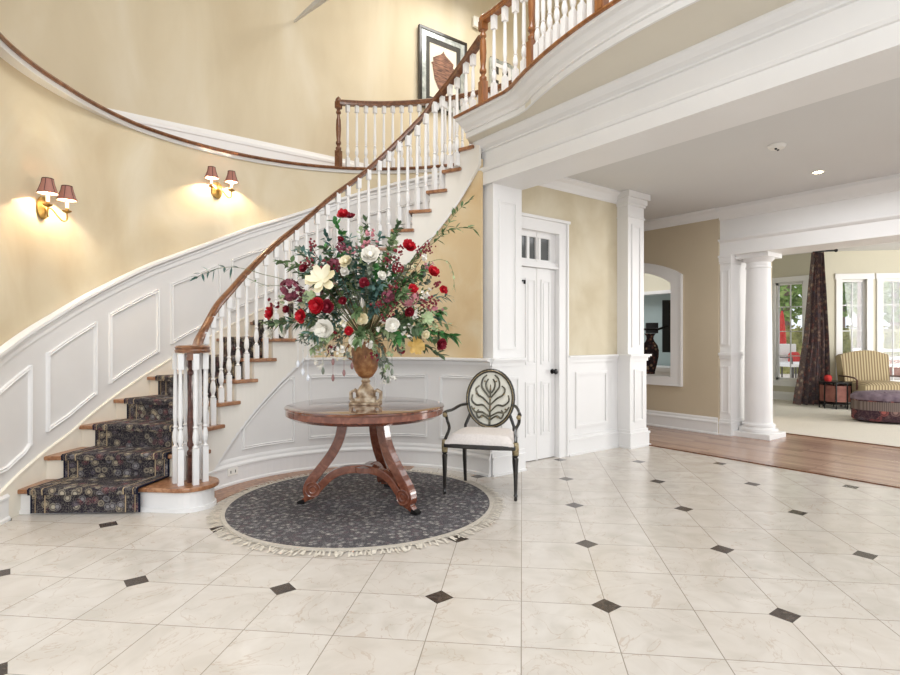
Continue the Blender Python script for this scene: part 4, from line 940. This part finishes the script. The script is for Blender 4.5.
# ------------------------------------------------------------------ flowers
fa = thing('flower_arrangement', 'huge silk flower arrangement of red roses, white blooms and trailing greenery', 'flower arrangement', (TC[0], TC[1], TT+.50))
FO = Vector((TC[0], TC[1], TT+.50)); FZ = 4.30
rnd = random.Random(11)
def rot_to(v):
    return Vector((0, 0, 1)).rotation_difference(Vector(v).normalized()).to_matrix()
def petals(mb, c, dirv, r, layers, cup=.5, width=.6):
    Mx = rot_to(dirv)
    for li, (n, rr, tilt) in enumerate(layers):
        for k in range(n):
            a = 2*pi*(k+.5*li)/n+rnd.uniform(-.1, .1); ca, sa = cos(a), sin(a); pts = []; lr = rnd.uniform(.8, 1.12); tr = rnd.uniform(-.18, .22)
            for i, (t, wd) in enumerate(((0, .15), (.35, .8), (.7, 1.0), (1, .55))):
                rad = rr*r*t*lr; hgt = r*((tilt+tr)*t**1.6); ww = width*rr*r*wd
                for s in (-1, 0, 1):
                    x = rad; y = s*ww; z = hgt-(0 if s else .08*r*wd)+rnd.uniform(-.01, .01)*r
                    pts.append(c+Mx@Vector((x*ca-y*sa, x*sa+y*ca, z)))
            mb.add(pts, [(3*i+j, 3*i+j+1, 3*i+j+4, 3*i+j+3) for i in range(3) for j in range(2)])
def flower(kind, x, y, r, mat, dz=None):
    px_r = r
    # position on the front of the dome
    u = (x-366)/100.0; v = (y-290)/85.0; q = max(0, 1-u*u-v*v); Z = FZ-.10-.42*sqrt(q)+rnd.uniform(-.04, .04)
    if dz is not None: Z = FZ+dz
    c = P(x, y, Z); d = (c-(FO+Vector((0, 0, .25)))).normalized()+Vector((*W(0, -.7), .15)); mb = MB()
    if kind == 'rose':
        petals(mb, c, d, r, [(5, .55, .9), (6, .8, .75), (7, 1.0, .35)], width=.55); mb.ball(c+rot_to(d)@Vector((0, 0, r*.35)), r*.32, 8, (1, 1, 1.1))
        o = mb.build('rose', mat, fa, smooth=True, world=True)
    elif kind == 'magnolia':
        petals(mb, c, d, r, [(5, 1.0, .5), (6, 1.1, .15)], width=.32); o = mb.build('magnolia_bloom', mat, fa, smooth=True, world=True)
        MB().ball(c+rot_to(d)@Vector((0, 0, r*.15)), r*.2, 8).build('flower_centre', M['yellow'], o, world=True)
        o2 = [ch for ch in o.children][0]; o2.data.transform(Matrix.Translation(-(Vector((0, 0, 0))))); 
    elif kind == 'cluster':
        for i in range(46):
            e = Vector((rnd.gauss(0, 1), rnd.gauss(0, 1), rnd.gauss(0, 1))).normalized(); pc = c+e*r*.85; petals(mb, pc, e, r*.26, [(4, 1, .15)], width=.5)
        o = mb.build('flower_cluster', mat, fa, smooth=True, world=True)
    elif kind == 'peony':
        petals(mb, c, d, r, [(5, .4, 1.0), (7, .62, .9), (8, .85, .6), (9, 1.05, .2)], width=.42); o = mb.build('peony', mat, fa, smooth=True, world=True)
    return c
cs = []
for x, y, r, m in ((344, 216, .05, 'red'), (351, 217, .03, 'crimson'), (409, 247, .05, 'red'), (433, 272, .045, 'red'), (317.5, 306, .062, 'red'), (328, 307, .05, 'crimson'), (272, 313, .05, 'red'), (302, 316, .048, 'red'), (349, 331, .032, 'red'), (409, 312, .035, 'crimson'), (440, 344, .045, 'crimson'), (443, 290, .03, 'red'), (413, 289, .035, 'red'), (341, 240, .025, 'crimson'), (304, 269, .034, 'crimson'), (364, 283, .035, 'crimson'), (343, 301, .03, 'crimson'), (287, 309, .03, 'crimson')):
    cs.append(flower('rose', x, y, r, M[m]))
for x, y, r, m in ((325, 329, .075, 'white_petal'), (392, 325, .055, 'white_petal'), (357, 340, .055, 'white_petal'), (370, 256, .07, 'white_petal'), (272, 333, .05, 'white_petal'), (285, 331, .045, 'white_petal'), (346, 262, .05, 'cream_petal'), (345, 272, .035, 'white_petal'), (361, 319, .05, 'cream_petal'), (425, 334, .035, 'cream_petal'), (382, 276, .035, 'white_petal')):
    cs.append(flower('rose', x, y, r*.92, M[m]))
for x, y, r, m in ((322, 279, .10, 'cream_petal'), (416, 346, .065, 'yellow'), (427, 318, .05, 'leaf_pale'), (310, 297, .05, 'leaf_pale')):
    u = (x-366)/100.0; v = (y-290)/85.0; Z = FZ-.12-.42*sqrt(max(0, 1-u*u-v*v)); c = P(x, y, Z); d = (c-FO).normalized()+Vector((*W(0, -.9), .1)); mb = MB(); petals(mb, c, d, r, [(5, .9, .45), (6, 1.05, .12)], width=.30)
    o = mb.build('magnolia', M[m], fa, smooth=True, world=True); cs.append(c)
for x, y, r, m in ((290, 290, .085, 'plum'), (300, 294, .06, 'plum'), (409, 297, .075, 'pink'), (335, 264, .05, 'plum'), (388, 296, .05, 'plum'), (341, 247, .04, 'plum'), (398, 268, .045, 'crimson')):
    cs.append(flower('cluster', x, y, r, M[m]))
def leaf(mb, p, d, l, w, droop=.25):
    d = d.normalized(); s = d.cross(Vector((0, 0, 1)));
    if s.length < .1: s = Vector((1, 0, 0))
    s.normalize(); s = (s+Vector((rnd.uniform(-.6, .6), rnd.uniform(-.6, .6), rnd.uniform(-.6, .6)))).normalized(); s = (s-d*s.dot(d)).normalized(); up = s.cross(d)
    dn = Vector((0, 0, -1)); pts = []
    for t, ww in ((0, .08), (.3, .9), (.6, .85), (1, .0)):
        c = p+d*l*t+dn*droop*l*t*t; pts += [c-s*w*ww+up*w*.15, c+s*w*ww+up*w*.15]
    mb.add(pts, [(0, 1, 3, 2), (2, 3, 5, 4), (4, 5, 7, 6)])
def spray(pts, mat, ln, wd, name='leaf_spray', per=.03, start=.35, rad=.003, both=True):
    pts = catmull(pts, 8); mb = MB(); mb.tube(pts, [rad*(1-.6*i/len(pts)) for i in range(len(pts))], 5)
    o = mb.build('stem', M['stem'], fa, world=True); mb = MB(); acc = 0; n = len(pts)
    for i in range(1, n):
        acc += (pts[i]-pts[i-1]).length
        if i/n < start: acc = 0; continue
        while acc > per:
            acc -= per; t = (pts[i]-pts[i-1]).normalized()
            for s in ((-1, 1) if both else (rnd.choice((-1, 1)),)):
                e = Vector((rnd.gauss(0, 1), rnd.gauss(0, 1), rnd.gauss(0, 1))).normalized(); leaf(mb, pts[i], t*.8+e*.8, ln*rnd.uniform(.7, 1.15), wd*rnd.uniform(.8, 1.2))
    mb.build(name, mat, fa, world=True, smooth=True)
base0 = FO+Vector((0, 0, -.03))
kinds = [('leaf_dark', .075, .017), ('leaf_mid', .07, .016), ('leaf_teal', .085, .013), ('leaf_grey', .05, .012), ('leaf_pale', .055, .014), ('leaf_bright', .085, .02), ('leaf_teal', .06, .016)]
tips = []
for i in range(84):       # dome of foliage
    a = rnd.uniform(0, 2*pi); el = rnd.uniform(-.2, 1.35); L_ = rnd.uniform(.5, .84)
    d = Vector((cos(a)*cos(el), sin(a)*cos(el), sin(el))); 
    if d.dot(Vector((*W(0, 1), 0))) > .3 and rnd.random() < .6: d = Vector((d.x, d.y, d.z))-Vector((*W(0, 1), 0))*1.2*d.dot(Vector((*W(0, 1), 0)))
    tip = FO+Vector((0, 0, .08))+Vector((d.x*.72, d.y*.72, d.z*.72 if d.z > 0 else d.z*.5))*L_/.78
    mid_ = base0.lerp(tip, .5)+Vector((0, 0, .08)); k_ = kinds[i % 7]; spray([base0, mid_, tip], M[k_[0]], k_[1], k_[2], per=.017, start=.4)
for x, y, dz, kk in ((300, 340, -.25, 3), (312, 348, -.3, 4), (330, 352, -.3, 3), (290, 322, -.2, 2), (375, 350, -.3, 4), (400, 350, -.25, 3), (445, 310, -.1, 4), (452, 325, -.1, 4), (448, 296, 0, 2), (388, 362, -.28, 3), (385, 378, -.22, 3), (440, 355, -.15, 0), (262, 322, -.15, 4), (280, 262, 0, 1), (300, 250, 0, 2), (325, 235, 0, 2), (380, 235, 0, 2), (398, 226, .05, 0), (420, 255, 0, 1), (366, 222, 0, 0), (336, 222, 0, 5)):
    tip = P(x, y, FZ+dz); k_ = kinds[kk]; spray([base0, base0.lerp(tip, .5)+Vector((0, 0, .10)), tip], M[k_[0]], k_[1], k_[2], per=.02, start=.3)
# long bamboo-like sprays
spray([base0, P(300, 288, 4.2), P(262, 274, 4.15), P(232, 267, 4.1), P(206, 272, 4.1), P(196, 279, 4.1)], M['leaf_teal'], .075, .010, 'trailing_leaves', .045, .5)
spray([base0, P(300, 292, 4.1), P(265, 285, 4.05), P(245, 277, 4.0)], M['leaf_mid'], .06, .008, 'trailing_leaves', .05, .5)
spray([base0, P(410, 262, 4.35), P(437, 240, 4.35), P(455, 214, 4.35), P(470, 200, 4.35)], M['leaf_mid'], .075, .010, 'trailing_leaves', .035, .4)
spray([base0, P(415, 255, 4.3), P(440, 234, 4.3), P(460, 228, 4.3), P(474, 229, 4.3)], M['leaf_mid'], .07, .010, 'trailing_leaves', .03, .4)
spray([base0, P(420, 270, 4.3), P(448, 262, 4.3), P(455, 290, 4.25)], M['leaf_pale'], .035, .006, 'trailing_leaves', .05, .5)
# small filler blossoms between the roses
for i in range(46):
    a = rnd.uniform(0, 2*pi); q = rnd.uniform(.25, 1)**.5; x = 362+92*q*cos(a); y = 293+66*q*sin(a); u = (x-366)/100.0; v = (y-290)/85.0; Z = FZ-.06-.42*sqrt(max(0, 1-u*u-v*v)); tip = P(x, y, Z)
    mb = MB(); mb.tube(catmull([base0, base0.lerp(tip, .6)+Vector((0, 0, .03)), tip], 5), .0015, 4); mb.build('stem', M['stem'], fa, world=True) if i < 20 else None
    mb = MB()
    for k in range(9):
        e = Vector((rnd.gauss(0, 1), rnd.gauss(0, 1), rnd.gauss(0, 1)))*.018; petals(mb, tip+e, e, rnd.uniform(.010, .017), [(5, 1, .4)], width=.5)
    mb.build('filler_blossom', M[('white_petal', 'leaf_pale', 'cream_petal', 'pink', 'white_petal', 'crimson', 'leaf_grey')[i % 7]], fa, world=True)
for i, (x, y, dz) in enumerate(((312, 352, -.28), (322, 345, -.3), (332, 352, -.32), (306, 340, -.25), (340, 349, -.34), (385, 368, -.26), (388, 380, -.24), (381, 358, -.28), (318, 362, -.26))):
    tip = P(x, y, FZ+dz); mb = MB()
    for k in range(14):
        e = Vector((rnd.gauss(0, 1), rnd.gauss(0, 1), rnd.gauss(0, 1)))*.022; petals(mb, tip+e, e, rnd.uniform(.010, .016), [(5, 1, .4)], width=.5)
    mb.build('filler_blossom', M[('white_petal', 'leaf_pale', 'white_petal', 'leaf_grey')[i % 4]], fa, world=True)
# berries on twigs
for i in range(14):
    x = rnd.uniform(300, 445); y = rnd.uniform(238, 320); u = (x-366)/100.0; v = (y-290)/85.0; Z = FZ-.08-.42*sqrt(max(0, 1-u*u-v*v)); tip = P(x, y, Z)
    mb = MB(); mb.tube(catmull([base0, base0.lerp(tip, .6), tip], 5), .0022, 5); tw = mb.build('twig', M['twig'], fa, world=True); mb = MB()
    for k in range(16): e = Vector((rnd.gauss(0, 1), rnd.gauss(0, 1), rnd.gauss(0, 1)))*.022; mb.ball(tip+e, rnd.uniform(.006, .011), 6)
    mb.build('berry_cluster', M['berry'], fa, world=True, smooth=True)
# hanging pods and clear drops
for x, y0, y1, m in ((333, 345, 362, 'pod'), (333, 362, 378, 'pod'), (323, 350, 371, 'leaf_grey'), (344, 350, 373, 'pod'), (352, 350, 366, 'pod'), (303, 352, 372, 'crystal'), (308, 350, 378, 'crystal'), (298, 345, 364, 'crystal'), (392, 350, 372, 'leaf_grey'), (388, 350, 380, 'leaf_grey')):
    Z = 4.02; a, b = P(x, y0-12, Z), P(x, y1, Z); mb = MB(); mb.tube([a, b], .0015, 4); mb.lathe([(.001, .03), (.010, .015), (.013, 0), (.009, -.018), (.001, -.026)], b, 8); mb.build('hanging_drop', M[m], fa, world=True, smooth=True)

# ------------------------------------------------------------------ black oval-back armchair
fl_, fr_, bl_, br_ = FL(445.5, 495), FL(515.5, 501.5), FL(466, 483), FL(513.5, 486.5)
cc = (fl_+fr_+bl_+br_)/4; fw_ = ((fl_+fr_)-(bl_+br_)).xy.normalized(); rz = atan2(fw_.y, fw_.x)-pi/2
ch = thing('dining_chair', 'black lacquered armchair with oval openwork back and white seat beside the table', 'chair', (cc.x, cc.y, .0), rz)
# local: +Y forward (to viewer), +X = viewer left ... seat half sizes
SW, SD = .275, .24
def chair_leg(x, y, front):
    if front:
        top = Vector((x, y, .47)); mb = MB().lathe([(.011, .0), (.014, .01), (.012, .03), (.018, .04), (.012, .055), (.014, .08), (.021, .30), (.024, .335), (.015, .345), (.026, .36)], (x, y, 0), 12)
        o = mb.build('leg', M['black_lacquer'], ch, smooth=True)
        MB().lathe([(.020, .36), (.025, .37), (.027, .41), (.024, .45), (.020, .46)], (x, y, 0), 12).build('gilt_block', M['gold'], o, smooth=True)
    else: MB().tube([(x*1.02, y-.05, 0), (x, y, .22), (x, y+.01, .44)], [.013, .018, .02], 10).build('leg', M['black_lacquer'], ch, smooth=True)
for sx in (-1, 1): chair_leg(sx*.29, .22, True); chair_leg(sx*.22, -.20, False)
poly = [(-.295, .25), (-.15, .268), (0, .272), (.15, .268), (.295, .25), (.25, -.22), (-.25, -.22)]
MB().prism(poly, .40, .435).build('seat_rail', M['black_lacquer'], ch, bevel=.008)
mb = MB(); n = 12; 
def seatpt(u, v, z): w = .235+.045*v; return ((2*u-1)*w, -.20+.455*v, z)
vs = []; k = n+1
for j in range(k):
    for i in range(k):
        u, v_ = i/n, j/n; e = (1-(2*u-1)**8)*(1-(2*v_-1)**8); vs.append(seatpt(u, v_, .455+.065*e**.5))
vs += [seatpt(i/n, j/n, .43) for j in range(k) for i in range(k)]; o_ = k*k; fs = []
for j in range(n):
    for i in range(n): fs += [(j*k+i, j*k+i+1, (j+1)*k+i+1, (j+1)*k+i), (o_+j*k+i, o_+(j+1)*k+i, o_+(j+1)*k+i+1, o_+j*k+i+1)]
for i in range(n): fs += [(i, o_+i, o_+i+1, i+1), (n*k+i+1, o_+n*k+i+1, o_+n*k+i, n*k+i), (i*k, (i+1)*k, o_+(i+1)*k, o_+i*k), (i*k+n, o_+i*k+n, o_+(i+1)*k+n, (i+1)*k+n)]
mb.add(vs, fs).build('seat_cushion', M['seat_cloth'], ch, smooth=True)
# oval back, tilted
BZ, BA, BB = .755, .205, .245
def bp(x, z, y=0): return Vector((x, -.215-(z-.5)*.16+y, z))       # point on the tilted back plane
ring = [bp(BA*cos(2*pi*i/40), BZ+BB*sin(2*pi*i/40)) for i in range(41)]
MB().tube(ring, .017, 8).build('back_frame', M['black_lacquer'], ch, smooth=True)
MB().tube([p+Vector((0, .016, 0)) for p in ring], .004, 6).build('gilt_line', M['gold'], ch, smooth=True)
M['cream_back'] = noisy('cream_back', two((226, 222, 208), 8), 14, .8)
mb = MB(); mb.add([bp(.19*cos(2*pi*i/30), BZ+.23*sin(2*pi*i/30), -.008) for i in range(30)], [tuple(range(30))]); mb.build('back_panel', M['cream_back'], ch)
M['bronze_leaf'] = noisy('bronze_leaf', [(.3, (52, 50, 42)), (.6, (96, 92, 76)), (.8, (150, 142, 116))], 24, .4)
mb = MB(); mb.tube([bp(0, BZ-.23, .006), bp(0, BZ+.05, .006), bp(0, BZ+.12, .006)], [.010, .007, .005], 6)
for s in (-1, 1):
    for z0, pts in ((-.19, [(.06, -.15), (.10, -.17), (.12, -.13), (.10, -.10)]), (-.12, [(.06, -.06), (.12, -.06), (.165, -.02), (.16, .03)]), (-.06, [(.06, .0), (.11, .03), (.13, .08), (.10, .11)]), (.0, [(.05, .06), (.08, .11), (.07, .17), (.035, .205)]), (-.16, [(.07, -.12), (.13, -.12), (.17, -.07)]), (.04, [(.03, .08), (.04, .13), (.02, .17)])):
        pl = catmull([bp(0, BZ+z0, .006)]+[bp(s*a, BZ+b, .006) for a, b in pts], 5); mb.tube(pl, [.009*(1-.6*abs(i/len(pl)-.4)) for i in range(len(pl))], 6)
mb.build('openwork_scrolls', M['bronze_leaf'], ch, smooth=True)
mb = MB()
for x, z in ((0, -.1), (0, .0), (.0, -.17), (.12, .04), (-.12, .04), (.14, -.09), (-.14, -.09), (.05, .15), (-.05, .15), (0, .08), (.07, -.16), (-.07, -.16)): mb.ball(bp(x, BZ+z, .014), .009, 6)
mb.build('gilt_rosettes', M['gold'], ch, smooth=True)
for s in (-1, 1):
    MB().tube([(s*.22, -.20, .42), (s*.215, -.215, .52), tuple(bp(s*.175, .62))], .014, 8).build('back_post', M['black_lacquer'], ch, smooth=True)
    ap_ = catmull([bp(s*.20, .70), (s*.245, -.14, .70), (s*.285, -.02, .675), (s*.305, .10, .675), (s*.31, .14, .665), (s*.305, .16, .645)], 5)
    ar_ = MB().tube(ap_, [.013]*(len(ap_)-8)+[.017]*8, 8).build('arm', M['black_lacquer'], ch, smooth=True)
    MB().tube(catmull([(s*.305, .13, .66), (s*.30, .10, .60), (s*.275, .13, .54), (s*.285, .19, .48), (s*.29, .21, .46)], 5), .013, 8).build('arm_support', M['black_lacquer'], ch, smooth=True)
    MB().ball((s*.306, .16, .652), .02, 8).build('scroll_end', M['gold'], ar_, smooth=True)

# ------------------------------------------------------------------ wall sconces
def sconce(th, z, label):
    p = co(th, RO-.001, z); inward = (Vector((CO[0], CO[1], 0))-Vector((p.x, p.y, 0))).normalized(); rz = atan2(inward.y, inward.x)-pi/2
    s = thing('wall_sconce', label, 'wall lamp', p, rz, 'brass sconces on the curved stair wall')
    mb = MB(); mb.lathe([(.062, 0), (.06, .01), (.045, .018), (.02, .03), (.008, .05)], n=20); mb.v = [(x, zz, y*1.45) for x, y, zz in mb.v]; mb.build('backplate', M['brass'], s, smooth=True)
    for k in (-1, 1):
        X = k*.105; Y = .12
        a = MB().tube(catmull([(0, .03, -.01), (k*.03, .05, -.0), (k*.055, .08, -.05), (k*.08, .105, -.085), (X, Y, -.07), (X, Y, -.02)], 5), .006, 8)
        a.lathe([(.006, -.02), (.03, -.008), (.034, .0), (.012, .004), (.012, .02)], (X, Y, 0), 14); arm = a.build('arm', M['brass'], s, smooth=True)
        MB().lathe([(.012, .02), (.012, .09)], (X, Y, 0), 12).build('candle_sleeve', M['candle'], arm, smooth=True)
        MB().ball((X, Y, .150), .011, 8).build('bulb', M['bulb'], arm, smooth=True)
        sh = MB(); n = 20; H = ((.068, .085), (.055, .12), (.042, .16), (.036, .195)); vs = [(X+r*cos(2*pi*i/n), Y+r*sin(2*pi*i/n), z_) for r, z_ in H for i in range(n)]
        sh.add(vs, [(j*n+i, j*n+(i+1) % n, (j+1)*n+(i+1) % n, (j+1)*n+i) for j in range(3) for i in range(n)]); so = sh.build('lamp_shade', M['shade'], s, smooth=True)
        t = MB()
        for (r, z_) in (H[0], H[-1]): t.tube([(X+r*cos(2*pi*i/n), Y+r*sin(2*pi*i/n), z_) for i in range(n+1)], .0035, 5)
        for q in range(6): a_ = 2*pi*q/6+.3; t.tube([(X+(r+.001)*cos(a_), Y+(r+.001)*sin(a_), z_) for r, z_ in H], .003, 4)
        t.build('shade_trim', M['shade_trim'], so, smooth=True)
        l = bpy.data.lights.new('sconce_light', 'POINT'); l.energy = 12; l.color = (1, .82, .55); l.shadow_soft_size = .012
        lo = bpy.data.objects.new('sconce_light', l); COL.objects.link(lo); lo.parent = s; lo.location = (X, Y, .125)
    return s
sconce(179.3, 2.30, 'brass two-arm sconce with brown shades nearest the foot of the stairs')
sconce(135.2, 2.87, 'brass two-arm sconce with brown shades farther up the stairs, under the wooden gallery edge')

# ------------------------------------------------------------------ small fixtures
p = P(777, 145, 5.0); o = thing('smoke_detector', 'round white smoke detector on the hall ceiling', 'smoke detector', (p.x, p.y, 3.02))
MB().lathe([(.075, 0), (.075, -.012), (.06, -.03), (.02, -.036)], n=24).build('housing', M['outlet'], o, smooth=True)
for x in (-.025, .02): MB().ball((x, 0, -.036), .012, 8).build('sensor', M['tv'], o)
p = P(818, 171, 5.8); o = thing('recessed_light', 'small lit recessed downlight in the hall ceiling', 'ceiling light', (p.x, p.y, 3.019))
MB().lathe([(.065, 0), (.065, -.006), (.045, -.004)], n=24).build('trim_ring', M['outlet'], o, smooth=True); MB().lathe([(.045, -.004), (.04, -.007), (.002, -.007)], n=20).build('lens', M['bulb'], o)
t = th_at(233, 1.37); p = ci(t, 1.374, .12); a = math.atan2(CI[1]-p.y, CI[0]-p.x)-pi/2
o = thing('wall_outlet', 'white electrical outlet in the curved baseboard beside the first step', 'outlet', p, a)
MB().box(-.055, .055, -.004, .006, -.033, .033).build('cover_plate', M['outlet'], o, bevel=.003)
for x in (-.025, .025): MB().box(x-.004, x+.004, .006, .0075, -.012, .012).build('slot', M['outdoor_dark'], o)

# ------------------------------------------------------------------ foyer ceiling
struct(MB().box(-1.4, 7.2, -2, 6.8, CEIL, CEIL+.1).build('ceiling_foyer', M['outer_white']))

# ------------------------------------------------------------------ lights, world, camera
def area(name, loc, size, e, col=(1, 1, 1), target=None, sy=None):
    l = bpy.data.lights.new(name, 'AREA'); l.energy = e; l.size = size; l.color = col
    if sy: l.shape = 'RECTANGLE'; l.size_y = sy
    o = bpy.data.objects.new(name, l); COL.objects.link(o); o.location = loc
    if target is not None: o.rotation_euler = (Vector(target)-Vector(loc)).to_track_quat('-Z', 'Y').to_euler()
    return o
area('foyer_fill_light', (1.8, 2.2, 6.2), 2.2, 130, (.97, .98, 1))  # added overhead fill for the foyer, no visible fixture
area('entry_fill_light', (-1.5, -2.2, 3.6), 3.0, 190, (.96, .98, 1), (2.2, 4.0, 1.8))  # added frontal fill, high behind the camera, not an actual window
area('hall_fill_light', (6.2, .4, 2.9), 1.2, 62, (.97, .98, 1), None, 5.0)  # broad panel added to brighten the hall and its ceiling
area('family_fill_light', (12.2, -1.5, 1.7), 2.4, 240, (1, .99, .96), (9.5, 3.5, 1.0))  # fill added outside the view to brighten the family room
area('den_light', (8.6, 6.0, 2.9), .8, 16, (1, 1, 1))
area('gallery_fill_light', (4.8, 5.2, 6.4), 1.6, 75, (1, .97, .92))  # unseen lamp added to lift the upper walls
w = bpy.data.worlds.new('world'); bpy.context.scene.world = w; w.use_nodes = True
N = w.node_tree.nodes; L = w.node_tree.links; bg = N['Background']
tcn = N.new('ShaderNodeTexCoord'); sp = N.new('ShaderNodeSeparateXYZ'); L.new(tcn.outputs['Generated'], sp.inputs[0])
rp = N.new('ShaderNodeValToRGB'); rp.color_ramp.elements[0].position = .45; rp.color_ramp.elements[0].color = (.76, .79, .84, 1); rp.color_ramp.elements[1].position = .75; rp.color_ramp.elements[1].color = (.86, .93, 1, 1)
mp = N.new('ShaderNodeMath'); mp.operation = 'MULTIPLY_ADD'; mp.inputs[1].default_value = .5; mp.inputs[2].default_value = .5
L.new(sp.outputs[2], mp.inputs[0]); L.new(mp.outputs[0], rp.inputs['Fac']); L.new(rp.outputs['Color'], bg.inputs['Color']); bg.inputs['Strength'].default_value = 1.3
cam = bpy.data.cameras.new('camera'); co_ = bpy.data.objects.new('camera', cam); COL.objects.link(co_)
cam.sensor_width = 36; cam.lens = 36*FPX/900; cam.clip_start = .05; cam.shift_y = (HY-337.5)/900
co_.location = (0, 0, EYE); co_.rotation_euler = (R(90), 0, R(-37.3)); bpy.context.scene.camera = co_
sc_ = bpy.context.scene; sc_.view_settings.view_transform = 'Standard'; sc_.view_settings.look = 'None'; sc_.view_settings.exposure = 0.06
